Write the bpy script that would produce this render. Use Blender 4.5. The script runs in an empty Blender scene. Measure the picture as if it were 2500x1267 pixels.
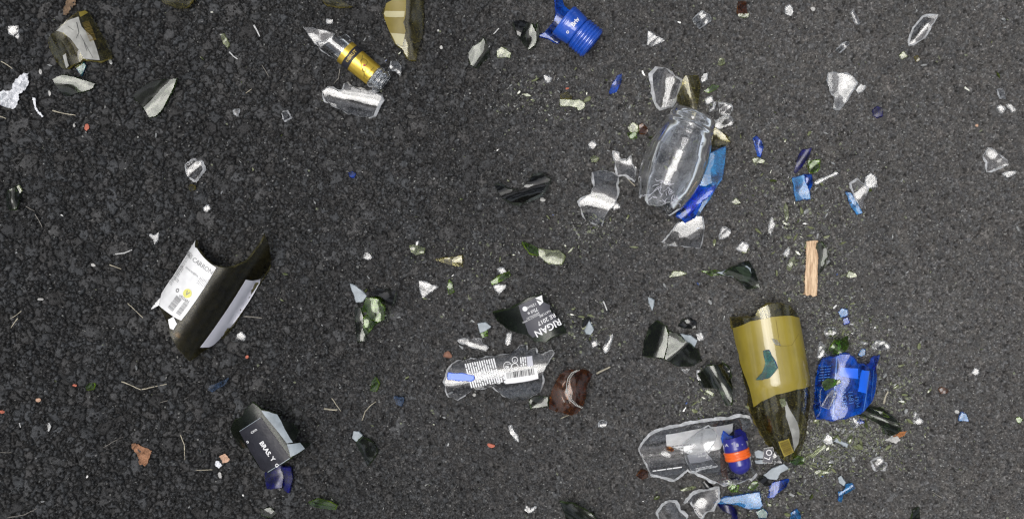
import bpy, math, random
import numpy as np
from mathutils import Vector
from mathutils.geometry import delaunay_2d_cdt
R = math.radians
random.seed(7)
rng = np.random.default_rng(11)
sc = bpy.context.scene

# ------------------------------------------------------------------ camera, sky, sun, exposure
S = 0.0004                    # metres on the ground per photo pixel (the frame is 1 m wide)
CX, CY = 1250.0, 633.5
H = 1.30                      # camera height
cam_d = bpy.data.cameras.new('camera')
cam_d.sensor_width = 36.0
cam_d.lens = 36.0 * H / 1.0
cam_d.clip_start = 0.05
cam_d.clip_end = 500
cam = bpy.data.objects.new('camera', cam_d)
cam.location = (0, 0, H)
sc.collection.objects.link(cam)
sc.camera = cam

SUN_EL, SUN_AZ = 80.0, 200.0   # broad bright break in the cloud, almost overhead, towards the left
sdir = Vector((math.cos(R(SUN_EL)) * math.cos(R(SUN_AZ)), math.cos(R(SUN_EL)) * math.sin(R(SUN_AZ)), math.sin(R(SUN_EL))))
sun_d = bpy.data.lights.new('sun', 'SUN')
sun_d.energy = 1.25
sun_d.angle = R(33)
sun_d.color = (1.0, 0.985, 0.965)
sun = bpy.data.objects.new('sun', sun_d)
sun.rotation_euler = sdir.to_track_quat('Z', 'Y').to_euler()
sun.location = (0, 0, 5)
sc.collection.objects.link(sun)

world = bpy.data.worlds.new('World')
sc.world = world
world.use_nodes = True
wn, wl = world.node_tree.nodes, world.node_tree.links
sky = wn.new('ShaderNodeTexSky')
sky.sky_type = 'NISHITA'
sky.sun_disc = False
sky.sun_elevation = R(SUN_EL)
sky.sun_rotation = R(90 - SUN_AZ)
sky.air_density = 1.0
sky.dust_density = 4.0
hs = wn.new('ShaderNodeHueSaturation')
hs.inputs['Saturation'].default_value = 0.45      # thin overcast takes the blue out
wl.new(sky.outputs[0], hs.inputs['Color'])
# broken cloud: lighter and darker banks all over the sky
wtc = wn.new('ShaderNodeTexCoord'); wnz = wn.new('ShaderNodeTexNoise')
wnz.inputs['Scale'].default_value = 3.2; wnz.inputs['Detail'].default_value = 3.0; wnz.inputs['Distortion'].default_value = 0.6
wl.new(wtc.outputs['Generated'], wnz.inputs['Vector'])
wmr = wn.new('ShaderNodeMapRange'); wmr.interpolation_type = 'SMOOTHSTEP'
wmr.inputs['From Min'].default_value = 0.40; wmr.inputs['From Max'].default_value = 0.60
wmr.inputs['To Min'].default_value = 0.35; wmr.inputs['To Max'].default_value = 1.75
wl.new(wnz.outputs['Fac'], wmr.inputs['Value'])
wvm = wn.new('ShaderNodeVectorMath'); wvm.operation = 'SCALE'
wl.new(hs.outputs[0], wvm.inputs[0]); wl.new(wmr.outputs[0], wvm.inputs['Scale'])
wl.new(wvm.outputs[0], wn['Background'].inputs['Color'])
wn['Background'].inputs['Strength'].default_value = 0.10

sc.view_settings.view_transform = 'Standard'
sc.view_settings.look = 'None'
sc.view_settings.gamma = 1.0
sc.view_settings.exposure = 0.3
sc.render.engine = 'CYCLES'
cy = sc.cycles
cy.max_bounces = 12
cy.diffuse_bounces = 3
cy.glossy_bounces = 5
cy.transmission_bounces = 12
cy.transparent_max_bounces = 32
cy.use_denoising = True
cy.denoiser = "OPENIMAGEDENOISE"
cy.denoising_input_passes = "RGB_ALBEDO_NORMAL"
cy.denoising_prefilter = "ACCURATE"
cy.sample_clamp_indirect = 6.0
cy.filter_width = 1.3

# ------------------------------------------------------------------ materials
def new_mat(name):
    m = bpy.data.materials.new(name)
    m.use_nodes = True
    m.node_tree.nodes.clear()
    return m, m.node_tree.nodes, m.node_tree.links

def add_bump(n, l, scale, strength, dist, detail=2.0, prev=None):
    tc = n.new('ShaderNodeTexCoord')
    nz = n.new('ShaderNodeTexNoise')
    nz.inputs['Scale'].default_value = scale
    nz.inputs['Detail'].default_value = detail
    l.new(tc.outputs['Object'], nz.inputs['Vector'])
    b = n.new('ShaderNodeBump')
    b.inputs['Strength'].default_value = strength
    b.inputs['Distance'].default_value = dist
    l.new(nz.outputs['Fac'], b.inputs['Height'])
    if prev is not None:
        l.new(prev.outputs['Normal'], b.inputs['Normal'])
    return b, tc

def fresnel_fac(n, l, bump, f0):
    g = n.new('ShaderNodeNewGeometry')
    dt = n.new('ShaderNodeVectorMath'); dt.operation = 'DOT_PRODUCT'
    l.new(bump.outputs['Normal'], dt.inputs[0]); l.new(g.outputs['Incoming'], dt.inputs[1])
    ab = n.new('ShaderNodeMath'); ab.operation = 'ABSOLUTE'; l.new(dt.outputs['Value'], ab.inputs[0])
    om = n.new('ShaderNodeMath'); om.operation = 'SUBTRACT'; om.use_clamp = True; om.inputs[0].default_value = 1.0; l.new(ab.outputs[0], om.inputs[1])
    pw = n.new('ShaderNodeMath'); pw.operation = 'POWER'; pw.inputs[1].default_value = 5.0; l.new(om.outputs[0], pw.inputs[0])
    ma = n.new('ShaderNodeMath'); ma.operation = 'MULTIPLY_ADD'; ma.use_clamp = True
    ma.inputs[1].default_value = 1 - f0; ma.inputs[2].default_value = f0; l.new(pw.outputs[0], ma.inputs[0])
    return ma

def glass_mat(name, tint, dirt=(0.3, 0.3, 0.28), dirt_amt=0.12, f0=0.042, rough=0.02, wave=0.22, wscale=45.0, dscale=160):
    """bottle glass: refracting, tinted, with a film of dust in patches"""
    m, n, l = new_mat(name)
    b, tc = add_bump(n, l, wscale, wave, 0.004, 1.0)
    gl = n.new('ShaderNodeBsdfPrincipled')
    gl.inputs['Base Color'].default_value = (*tint, 1)
    gl.inputs['Transmission Weight'].default_value = 1.0
    gl.inputs['Roughness'].default_value = rough
    gl.inputs['IOR'].default_value = (1 + math.sqrt(f0)) / (1 - math.sqrt(f0))
    l.new(b.outputs[0], gl.inputs['Normal'])
    df = n.new('ShaderNodeBsdfDiffuse'); df.inputs[0].default_value = (*dirt, 1)
    nz = n.new('ShaderNodeTexNoise'); nz.inputs['Scale'].default_value = dscale; nz.inputs['Detail'].default_value = 5
    nz.inputs['Roughness'].default_value = 0.75
    l.new(tc.outputs['Object'], nz.inputs['Vector'])
    mr = n.new('ShaderNodeMapRange')
    mr.inputs['From Min'].default_value = 0.42; mr.inputs['From Max'].default_value = 0.8
    mr.inputs['To Min'].default_value = dirt_amt * 0.1; mr.inputs['To Max'].default_value = min(1, dirt_amt * 4)
    l.new(nz.outputs['Fac'], mr.inputs['Value'])
    m1 = n.new('ShaderNodeMixShader'); l.new(mr.outputs[0], m1.inputs[0]); l.new(gl.outputs[0], m1.inputs[1]); l.new(df.outputs[0], m1.inputs[2])
    out = n.new('ShaderNodeOutputMaterial'); l.new(m1.outputs[0], out.inputs['Surface'])
    return m

def edge_mat(name, col, tint, see=0.25):
    """fractured rim of the glass: gathers light, so brighter than the flat"""
    m, n, l = new_mat(name)
    b, tc = add_bump(n, l, 500, 0.6, 0.001, 2.0)
    fr = fresnel_fac(n, l, b, 0.10)
    df = n.new('ShaderNodeBsdfDiffuse'); df.inputs[0].default_value = (*col, 1)
    tl = n.new('ShaderNodeBsdfTranslucent'); tl.inputs[0].default_value = (*col, 1)
    tr = n.new('ShaderNodeBsdfTransparent'); tr.inputs[0].default_value = (*tint, 1)
    gl = n.new('ShaderNodeBsdfGlossy'); gl.inputs['Roughness'].default_value = 0.12
    l.new(b.outputs[0], gl.inputs['Normal'])
    a = n.new('ShaderNodeMixShader'); a.inputs[0].default_value = 0.4; l.new(df.outputs[0], a.inputs[1]); l.new(tl.outputs[0], a.inputs[2])
    nz = n.new('ShaderNodeTexNoise'); nz.inputs['Scale'].default_value = 160; nz.inputs['Detail'].default_value = 2
    l.new(tc.outputs['Object'], nz.inputs['Vector'])
    mr = n.new('ShaderNodeMapRange'); mr.inputs['From Min'].default_value = 0.35; mr.inputs['From Max'].default_value = 0.65
    mr.inputs['To Min'].default_value = max(0, see - 0.25); mr.inputs['To Max'].default_value = min(1, see + 0.35)
    l.new(nz.outputs['Fac'], mr.inputs['Value'])
    c = n.new('ShaderNodeMixShader'); l.new(mr.outputs[0], c.inputs[0]); l.new(a.outputs[0], c.inputs[1]); l.new(tr.outputs[0], c.inputs[2])
    d = n.new('ShaderNodeMixShader'); l.new(fr.outputs[0], d.inputs[0]); l.new(c.outputs[0], d.inputs[1]); l.new(gl.outputs[0], d.inputs[2])
    out = n.new('ShaderNodeOutputMaterial'); l.new(d.outputs[0], out.inputs['Surface'])
    return m

def solid_mat(name, col, rough=0.6, spec=0.4, var=0.25, vscale=90, bump=0.3, bscale=400, bdist=0.0006, coat=0.0, metal=0.0, col2=None, stretch=None):
    m, n, l = new_mat(name)
    b, tc = add_bump(n, l, bscale, bump, bdist, 3.0)
    p = n.new('ShaderNodeBsdfPrincipled')
    p.inputs['Roughness'].default_value = rough
    p.inputs['Specular IOR Level'].default_value = spec
    p.inputs['Metallic'].default_value = metal
    p.inputs['Coat Weight'].default_value = coat
    p.inputs['Coat Roughness'].default_value = 0.06
    l.new(b.outputs[0], p.inputs['Normal'])
    nz = n.new('ShaderNodeTexNoise'); nz.inputs['Scale'].default_value = vscale; nz.inputs['Detail'].default_value = 5
    if stretch:
        mp = n.new('ShaderNodeMapping'); mp.inputs['Scale'].default_value = stretch
        l.new(tc.outputs['Object'], mp.inputs['Vector']); l.new(mp.outputs[0], nz.inputs['Vector'])
    else:
        l.new(tc.outputs['Object'], nz.inputs['Vector'])
    cr = n.new('ShaderNodeValToRGB')
    c2 = col2 if col2 else tuple(c * (1 - var) for c in col)
    cr.color_ramp.elements[0].position = 0.35; cr.color_ramp.elements[0].color = (*c2, 1)
    cr.color_ramp.elements[1].position = 0.65; cr.color_ramp.elements[1].color = (*col, 1)
    l.new(nz.outputs['Fac'], cr.inputs['Fac'])
    l.new(cr.outputs['Color'], p.inputs['Base Color'])
    out = n.new('ShaderNodeOutputMaterial'); l.new(p.outputs[0], out.inputs['Surface'])
    return m

M = {
 'C': (glass_mat('clear_glass', (0.955, 0.965, 0.97), (0.5, 0.51, 0.52), 0.012, 0.045), edge_mat('clear_glass_rim', (0.86, 0.88, 0.89), (0.9, 0.9, 0.9), 0.40)),
 'F': (glass_mat('frosted_glass', (0.86, 0.88, 0.89), (0.50, 0.52, 0.55), 0.05, 0.045, 0.05), edge_mat('frosted_glass_rim', (0.76, 0.78, 0.80), (0.9, 0.9, 0.9), 0.35)),
 'G': (glass_mat('green_glass', (0.26, 0.50, 0.06), (0.12, 0.22, 0.02), 0.06, 0.045), edge_mat('green_glass_rim', (0.22, 0.34, 0.03), (0.3, 0.5, 0.05), 0.3)),
 'D': (glass_mat('dark_green_glass', (0.13, 0.18, 0.10), (0.05, 0.065, 0.035), 0.04, 0.042), edge_mat('dark_green_glass_rim', (0.05, 0.085, 0.02), (0.1, 0.2, 0.04), 0.3)),
 'O': (glass_mat('olive_glass', (0.70, 0.64, 0.27), (0.13, 0.115, 0.04), 0.05, 0.045), edge_mat('olive_glass_rim', (0.24, 0.20, 0.05), (0.4, 0.35, 0.1), 0.25)),
 'P': (glass_mat('pale_green_glass', (0.62, 0.70, 0.40), (0.36, 0.39, 0.25), 0.18, 0.045, 0.08), edge_mat('pale_green_glass_rim', (0.42, 0.47, 0.26), (0.6, 0.7, 0.3), 0.25)),
 'B': (glass_mat('cobalt_glass', (0.01, 0.14, 0.80), (0.004, 0.12, 0.66), 0.20, 0.042, dscale=45), edge_mat('cobalt_glass_rim', (0.015, 0.10, 0.62), (0.02, 0.1, 0.7), 0.25)),
 'N': (glass_mat('navy_glass', (0.006, 0.010, 0.30), (0.006, 0.007, 0.16), 0.3, 0.042, 0.25, dscale=60), edge_mat('navy_glass_rim', (0.010, 0.014, 0.20), (0.02, 0.03, 0.4), 0.25)),
 'L': (glass_mat('sky_blue_glass', (0.06, 0.36, 0.85), (0.05, 0.30, 0.62), 0.30, 0.045, dscale=60), edge_mat('sky_blue_glass_rim', (0.10, 0.28, 0.68), (0.1, 0.3, 0.8), 0.25)),
 'V': (glass_mat('brown_olive_glass', (0.26, 0.23, 0.09), (0.035, 0.032, 0.016), 0.10, 0.016, 0.22), edge_mat('brown_olive_glass_rim', (0.10, 0.09, 0.03), (0.3, 0.28, 0.1), 0.3)),
 'S': (glass_mat('slate_blue_glass', (0.30, 0.42, 0.6), (0.07, 0.11, 0.19), 0.22, 0.042), edge_mat('slate_blue_glass_rim', (0.10, 0.15, 0.25), (0.2, 0.3, 0.5), 0.3)),
 'E': (glass_mat('dull_dark_green_glass', (0.12, 0.18, 0.10), (0.03, 0.042, 0.026), 0.05, 0.022, 0.25), edge_mat('dull_dark_green_rim', (0.05, 0.085, 0.02), (0.1, 0.2, 0.04), 0.3)),
 'R': (glass_mat('clear_flint_glass', (0.965, 0.97, 0.975), (0.5, 0.51, 0.52), 0.012, 0.045), edge_mat('white_rim', (0.90, 0.91, 0.92), (0.9, 0.9, 0.9), 0.10)),
 'J': (glass_mat('milky_clear_glass', (0.955, 0.96, 0.965), (0.42, 0.43, 0.44), 0.07, 0.045, 0.02, dscale=50), edge_mat('milky_clear_rim', (0.86, 0.88, 0.89), (0.9, 0.9, 0.9), 0.25)),
 'A': (glass_mat('amber_glass', (0.50, 0.16, 0.015), (0.10, 0.035, 0.008), 0.12, 0.042), edge_mat('amber_glass_rim', (0.20, 0.075, 0.02), (0.4, 0.15, 0.02), 0.25)),
 'T': (glass_mat('teal_glass', (0.06, 0.30, 0.24), (0.008, 0.13, 0.125), 0.3, 0.045), edge_mat('teal_glass_rim', (0.06, 0.16, 0.42), (0.05, 0.3, 0.4), 0.2)),
 'K': (glass_mat('black_glass', (0.035, 0.045, 0.035), (0.03, 0.034, 0.03), 0.04, 0.042), edge_mat('black_glass_rim', (0.05, 0.06, 0.045), (0.05, 0.06, 0.05), 0.2)),
}
def one(m): return (m, m)
M['paper'] = one(solid_mat('white_paper_label', (0.86, 0.86, 0.85), 0.45, 0.4, 0.13, 130, 0.1, 300))
M['lilac_paper'] = one(solid_mat('lilac_grey_paper', (0.52, 0.52, 0.57), 0.4, 0.4, 0.08, 60, 0.1, 300))
M['grey_paper'] = one(solid_mat('pale_grey_label', (0.30, 0.345, 0.375), 0.4, 0.4, 0.28, 140, 0.3, 400))
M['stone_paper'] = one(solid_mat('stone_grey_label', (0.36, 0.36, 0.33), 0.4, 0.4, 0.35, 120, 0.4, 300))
M['black_paper'] = one(solid_mat('black_label', (0.024, 0.024, 0.032), 0.45, 0.35, 0.3, 70, 0.4, 120, 0.002))
M['charcoal_paper'] = one(solid_mat('charcoal_label', (0.066, 0.066, 0.080), 0.5, 0.4, 0.15, 70, 0.2, 200))
M['yellow_paper'] = one(solid_mat('mustard_label', (0.315, 0.245, 0.027), 0.5, 0.4, 0.28, 28, 0.5, 40, 0.002, coat=1.0))
M['gold_foil'] = one(solid_mat('gold_foil', (0.80, 0.56, 0.08), 0.28, 0.5, 0.18, 90, 0.5, 120, 0.001, metal=0.75))
M['gold_band'] = one(solid_mat('pale_gold_label', (0.44, 0.40, 0.22), 0.4, 0.4, 0.15, 60, 0.2, 200))
M['ochre_band'] = one(solid_mat('ochre_label', (0.20, 0.155, 0.022), 0.4, 0.4, 0.2, 60, 0.2, 200))
M['ink'] = one(solid_mat('black_ink', (0.03, 0.03, 0.03), 0.6, 0.3, 0.1))
M['grey_ink'] = one(solid_mat('grey_ink', (0.30, 0.30, 0.30), 0.6, 0.3, 0.1))
M['olive_ink'] = one(solid_mat('olive_ink', (0.14, 0.10, 0.02), 0.6, 0.3, 0.1))
M['gold_ink'] = one(solid_mat('gold_ink', (0.55, 0.40, 0.10), 0.4, 0.4, 0.1))
M['red_ink'] = one(solid_mat('red_ink', (0.45, 0.10, 0.08), 0.5, 0.4, 0.1))
M['lemon_ink'] = one(solid_mat('lemon_ink', (0.75, 0.72, 0.20), 0.5, 0.4, 0.05))
M['white_ink'] = one(solid_mat('white_ink', (0.80, 0.80, 0.80), 0.5, 0.4, 0.1))
M['emboss'] = one(solid_mat('embossed_clear_glass', (0.28, 0.29, 0.30), 0.15, 0.6, 0.3))
M['blue_emboss'] = one(solid_mat('embossed_blue_glass', (0.05, 0.16, 0.50), 0.15, 0.6, 0.3))
M['blue_foil'] = one(solid_mat('blue_foil', (0.012, 0.085, 0.50), 0.16, 0.6, 0.3, 60, 0.5, 60, 0.002, coat=0.6))
M['blue_cap'] = one(solid_mat('violet_blue_plastic', (0.022, 0.022, 0.24), 0.3, 0.5, 0.15, 60, 0.2, 200, coat=0.4))
M['orange'] = one(solid_mat('orange_plastic', (0.85, 0.13, 0.012), 0.3, 0.5, 0.12, 60, 0.2, 200, coat=0.3))
M['blue_flat'] = one(solid_mat('bright_blue_print', (0.008, 0.13, 0.80), 0.3, 0.5, 0.12, 60, 0.1, 200, coat=0.3))
M['wood'] = one(solid_mat('raw_wood', (0.78, 0.58, 0.38), 0.75, 0.25, 0.4, 90, 0.8, 700, 0.001, col2=(0.42, 0.27, 0.16), stretch=(9, 1, 1)))
M['straw'] = one(solid_mat('dry_straw', (0.46, 0.42, 0.32), 0.7, 0.3, 0.35, 200))
M['grey_straw'] = one(solid_mat('weathered_straw', (0.22, 0.205, 0.18), 0.7, 0.3, 0.35, 200))
M['white_straw'] = one(solid_mat('bleached_straw', (0.62, 0.62, 0.60), 0.6, 0.3, 0.3, 200))
M['foil'] = one(solid_mat('white_foil', (0.74, 0.75, 0.77), 0.4, 0.5, 0.1, 80, 0.7, 160, 0.004))
M['leaf'] = one(solid_mat('dry_leaf', (0.36, 0.19, 0.11), 0.8, 0.2, 0.5, 150, 0.8, 300, 0.002))
M['bark'] = one(solid_mat('brown_bark', (0.25, 0.17, 0.11), 0.8, 0.2, 0.5, 150, 0.8, 300, 0.002))
M['pink_stone'] = one(solid_mat('red_stone', (0.55, 0.17, 0.11), 0.7, 0.3, 0.3, 200, 0.5, 500))
M['peach_stone'] = one(solid_mat('peach_stone', (0.60, 0.38, 0.26), 0.7, 0.3, 0.3, 200, 0.5, 500))
M['rust_stone'] = one(solid_mat('rusty_stone', (0.30, 0.15, 0.10), 0.7, 0.3, 0.5, 200, 0.5, 500))
M['white_stone'] = one(solid_mat('pale_stone', (0.55, 0.54, 0.51), 0.7, 0.3, 0.3, 200, 0.5, 500))
M['orange_scrap'] = one(solid_mat('orange_scrap', (0.42, 0.17, 0.06), 0.7, 0.3, 0.4, 200, 0.5, 300))
M['clear_crumb'] = one(edge_mat('clear_crumb_glass', (0.52, 0.53, 0.52), (0.85, 0.85, 0.85), 0.35))
M['green_crumb'] = one(edge_mat('green_crumb_glass', (0.33, 0.36, 0.17), (0.4, 0.5, 0.15), 0.3))
M['deep_green_crumb'] = one(edge_mat('deep_green_crumb_glass', (0.10, 0.13, 0.02), (0.2, 0.3, 0.04), 0.3))
M['blue_crumb'] = one(edge_mat('blue_crumb_glass', (0.06, 0.16, 0.50), (0.1, 0.3, 0.8), 0.2))

# ------------------------------------------------------------------ asphalt: one sheet, stones modelled in its surface
def smooth(a, b, x):
    t = np.clip((x - a) / (b - a), 0, 1)
    return t * t * (3 - 2 * t)

D_ = 0.0006
GX, GY = 0.66, 0.41
nx, ny = int(2 * GX / D_) + 1, int(2 * GY / D_) + 1
xs = -GX + np.arange(nx) * D_
ys = -GY + np.arange(ny) * D_
XX, YY = np.meshgrid(xs, ys)

def lowfreq(seed, cell):
    r = np.random.default_rng(seed)
    gx_, gy_ = int(2 * GX / cell) + 3, int(2 * GY / cell) + 3
    g = r.random((gy_, gx_))
    fx = (XX + GX) / cell; fy = (YY + GY) / cell
    ix, iy = fx.astype(int), fy.astype(int)
    tx, ty = fx - ix, fy - iy
    tx = tx * tx * (3 - 2 * tx); ty = ty * ty * (3 - 2 * ty)
    return (g[iy, ix] * (1 - tx) + g[iy, ix + 1] * tx) * (1 - ty) + (g[iy + 1, ix] * (1 - tx) + g[iy + 1, ix + 1] * tx) * ty

n1 = lowfreq(1, 0.12); n2 = lowfreq(2, 0.03); n3 = lowfreq(3, 0.008)
# 0 = coarse open texture on the left, 1 = worn and dusty on the right
worn = smooth(-0.52, 0.10, XX + (n1 - 0.5) * 0.22 - 0.10 * YY)
dusty = smooth(-0.55, 0.45, XX + (n1 - 0.5) * 0.15)
fine = rng.random((ny, nx))
f2 = (fine + np.roll(fine, 1, 0) + np.roll(fine, 1, 1) + np.roll(fine, (1, 1), (0, 1))) / 4
wob = lowfreq(5, 0.0022), lowfreq(6, 0.0022)
XW = XX + (wob[0] - 0.5) * 0.0016; YW = YY + (wob[1] - 0.5) * 0.0016
# packed angular stones: every cell belongs to its nearest stone (weighted), thin gaps run between
F1 = np.full((ny, nx), 2.6); F2 = np.full((ny, nx), 2.6)
SID = np.zeros((ny, nx), dtype=np.int32)
stones_ = [(0, 0, 1e-3, 0, 0, -0.0025, 0, 0.5)]
def scatter(count, rmin, rmax, keep, pw, top, at=None):
    px = rng.uniform(-GX, GX, count); py = rng.uniform(-GY, GY, count)
    if at: px[:], py[:] = at
    rr = rmin + (rmax - rmin) * rng.random(count) ** pw
    ci = np.clip(((px + GX) / D_).astype(int), 0, nx - 1); cj = np.clip(((py + GY) / D_).astype(int), 0, ny - 1)
    kp = rng.random(count) < keep(worn[cj, ci])
    for i in np.nonzero(kp)[0]:
        r = rr[i]; w = worn[cj[i], ci[i]]
        k = int(r * 2.3 / D_) + 1
        i0, i1, j0, j1 = max(ci[i] - k, 0), min(ci[i] + k + 1, nx), max(cj[i] - k, 0), min(cj[i] + k + 1, ny)
        X = XW[j0:j1, i0:i1] - px[i]; Y = YW[j0:j1, i0:i1] - py[i]
        a = rng.uniform(0, math.pi); c_, s_ = math.cos(a), math.sin(a); asp = rng.uniform(0.55, 1.0)
        U = X * c_ + Y * s_; V = (-X * s_ + Y * c_) / asp
        q = rng.uniform(0.25, 0.75)
        f = (q * np.maximum(np.abs(U), np.abs(V)) * 1.1 + (1 - q) * np.sqrt(U * U + V * V)) / r
        a1 = F1[j0:j1, i0:i1]; a2 = F2[j0:j1, i0:i1]; s0 = SID[j0:j1, i0:i1]
        win = f < a1
        np.copyto(a2, np.minimum(a2, np.where(win, a1, f)))
        s0[win] = len(stones_)
        np.copyto(a1, np.minimum(a1, f))
        stones_.append((px[i], py[i], r, rng.uniform(-0.30, 0.30), rng.uniform(-0.30, 0.30), rng.uniform(-1, 0.35) * top, rng.normal(0, 1), rng.random()))
scatter(154000, 0.0008, 0.0017, lambda w: 0.25 + 0.75 * w, 1.3, 0.0008)
scatter(26500, 0.0016, 0.0036, lambda w: 1.0 - 0.75 * w, 1.7, 0.0012)
scatter(7300, 0.0033, 0.0085, lambda w: 0.9 * (1 - w) ** 1.2 + 0.02, 1.8, 0.0010)
for sx, sy, sr in [(383, 985, 24), (250, 95, 15), (600, 75, 22), (383, 75, 17), (45, 300, 28), (62, 395, 26), (160, 160, 20), (290, 300, 22), (160, 545, 21), (430, 290, 19), (70, 680, 15), (100, 800, 21), (300, 780, 22), (240, 850, 17), (60, 1070, 19), (740, 228, 17), (660, 300, 17), (400, 1010, 17), (150, 960, 22), (410, 890, 22), (120, 730, 19), (210, 690, 21), (330, 900, 19), (20, 560, 23), (265, 500, 19), (240, 430, 18)]:
    scatter(1, sr * S, sr * S, lambda w: 2.0, 1, -0.0004, at=((sx - CX) * S, -(sy - CY) * S))
st_ = np.array(stones_)
sr_ = st_[SID, 2]
dome = np.clip(F1, 0, 1.6)
gapw = (F2 - F1) * sr_                        # metres to the neighbour, roughly doubled
gap = 1 - smooth(0.0, (0.0010 + 0.16 * np.clip(sr_, 0, 0.006)) * (1 - 0.3 * worn), gapw)
amp = 1 - 0.62 * worn
HH = amp * (st_[SID, 5] + (XW - st_[SID, 0]) * st_[SID, 3] + (YW - st_[SID, 1]) * st_[SID, 4] - sr_ * 0.22 * dome ** 3)
n4 = lowfreq(8, 0.0028); n5 = lowfreq(9, 0.0016)
pit = smooth(0.34, 0.16, n4 * 0.6 + n5 * 0.4)
HH -= gap * (0.0030 - 0.0016 * worn) + pit * 0.0016
HH += (fine - 0.5) * 0.00012 + (f2 - 0.5) * (0.0004 + 0.0006 * worn) + (n3 - 0.5) * 0.0006
HH = np.maximum(HH, -0.005)
ti, tk = st_[SID, 6], st_[SID, 7]
base = 0.037 + 0.017 * dusty + 0.025 * dusty ** 2.0
alb = base * (1 + (0.26 - 0.14 * dusty) * ti.clip(-1.5, 2.2)) * (0.86 + 0.28 * f2 + 0.10 * (fine - 0.5))
alb = alb * (1 - gap * (0.78 - 0.38 * dusty)) * (1 - 0.5 * pit) * (1 + 0.85 * smooth(0.66, 0.86, n5) * (0.35 + 0.65 * dusty))          # bitumen shows black in the joints
warm = (tk - 0.5) * 0.08 + 0.05 * dusty - 0.02
col = np.stack([alb * (1 + warm), alb, alb * (1 - warm)], -1)
# pale dust lodged between the stones on the right and where glass was crushed
def blob(cx, cy, rx, ry):
    x = (cx - CX) * S; y = -(cy - CY) * S
    return np.exp(-(((XX - x) / (rx * S)) ** 2 + ((YY - y) / (ry * S)) ** 2))
crush = np.clip(blob(1640, 330, 170, 110) * 0.35 + blob(2060, 1060, 160, 80) * 0.8 + blob(2010, 680, 120, 200) * 0.35 + blob(1420, 560, 90, 50) * 0.35 + blob(1860, 1150, 140, 70) * 0.35 + blob(1440, 790, 120, 60) * 0.25 + blob(2080, 860, 130, 100) * 0.5 + blob(2330, 780, 260, 160) * 0.15 + blob(2420, 1160, 160, 100) * 0.3, 0, 1)
dn = np.clip((n3 - 0.35) * 2.2, 0, 1) * (0.35 * dusty ** 2 + 0.8 * crush) * (fine > 0.45)
col = col * (1 - 0.55 * dn[..., None]) + np.array([0.135, 0.132, 0.118]) * 0.55 * dn[..., None]
# light mineral flecks
fl = rng.random((ny, nx))
fleck = fl < (0.0005 + 0.0040 * dusty + 0.018 * crush)
fv = rng.uniform(0.10, 0.42, (ny, nx))
col[fleck] = np.stack([fv, fv * 0.99, fv * 0.94], -1)[fleck]
fleck2 = fleck[:, :-1] & (fv[:, :-1] > 0.27)
col[:, 1:][fleck2] = col[:, :-1][fleck2] * 0.8

# the sheet goes on to the horizon with growing cells
def axis(G, n):
    out = [G]; step = D_ * 3
    while out[-1] < 120: step *= 1.14; out.append(out[-1] + step)
    o = np.array(out[1:])
    idx = np.arange(n)
    pos = -G + idx * D_
    m = len(o)
    full = np.concatenate([-o[::-1], pos, o])
    inner = np.concatenate([(np.arange(m)[::-1] * 37 + 5) % n, idx, (n - 6 - np.arange(m) * 41) % n])
    fade = np.concatenate([0.6 ** np.arange(1, m + 1)[::-1], np.ones(n), 0.6 ** np.arange(1, m + 1)])
    return full, inner.astype(int), fade
ax_, ix_, fx_ = axis(GX, nx)
ay_, iy_, fy_ = axis(GY, ny)
PX, PY = np.meshgrid(ax_, ay_)
PZ = HH[np.ix_(iy_, ix_)] * np.minimum(fx_[None, :], fy_[:, None])
PC = col[np.ix_(iy_, ix_)]
far = 1 - np.minimum((fx_ == 1)[None, :] * 1.0, (fy_ == 1)[:, None] * 1.0)      # beyond the modelled stones: plain worn tone
plain = (base * 0.86)[np.ix_(iy_ * 0 + np.clip(iy_, 0, ny - 1), np.where(ax_ < 0, 3, nx - 4) * (fx_ != 1) + ix_ * (fx_ == 1))]
plain = plain * np.random.default_rng(4).uniform(0.85, 1.15, plain.shape)
PC = PC * (1 - far[..., None]) + plain[..., None] * np.array([1.01, 1.0, 0.99]) * far[..., None]
NX_, NY_ = len(ax_), len(ay_)
me = bpy.data.meshes.new('asphalt')
me.vertices.add(NX_ * NY_)
me.vertices.foreach_set('co', np.stack([PX, PY, PZ], -1).astype(np.float32).ravel())
a0 = (np.arange(NY_ - 1)[:, None] * NX_ + np.arange(NX_ - 1)[None, :])
quads = np.stack([a0, a0 + 1, a0 + 1 + NX_, a0 + NX_], -1).reshape(-1, 4)
nf = len(quads)
me.loops.add(nf * 4); me.polygons.add(nf)
me.loops.foreach_set('vertex_index', quads.ravel().astype(np.int32))
me.polygons.foreach_set('loop_start', (np.arange(nf) * 4).astype(np.int32))
me.update(calc_edges=True)
me.polygons.foreach_set('use_smooth', np.ones(nf, dtype=bool))
ca = me.color_attributes.new('stone_colour', 'FLOAT_COLOR', 'POINT')
ca.data.foreach_set('color', np.concatenate([PC, far[..., None]], -1).astype(np.float32).ravel())
ground = bpy.data.objects.new('asphalt_ground', me)
sc.collection.objects.link(ground)
ground['kind'] = 'structure'
gm, n, l = new_mat('asphalt')
p = n.new('ShaderNodeBsdfPrincipled'); p.inputs['Roughness'].default_value = 0.72; p.inputs['Specular IOR Level'].default_value = 0.28
at = n.new('ShaderNodeAttribute'); at.attribute_name = 'stone_colour'
b1, tc = add_bump(n, l, 1400, 0.55, 0.0007, 4.0)
nz = n.new('ShaderNodeTexNoise'); nz.inputs['Scale'].default_value = 900; nz.inputs['Detail'].default_value = 4; l.new(tc.outputs['Object'], nz.inputs['Vector'])
mr = n.new('ShaderNodeMapRange'); mr.inputs['From Min'].default_value = 0.3; mr.inputs['From Max'].default_value = 0.7
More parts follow.
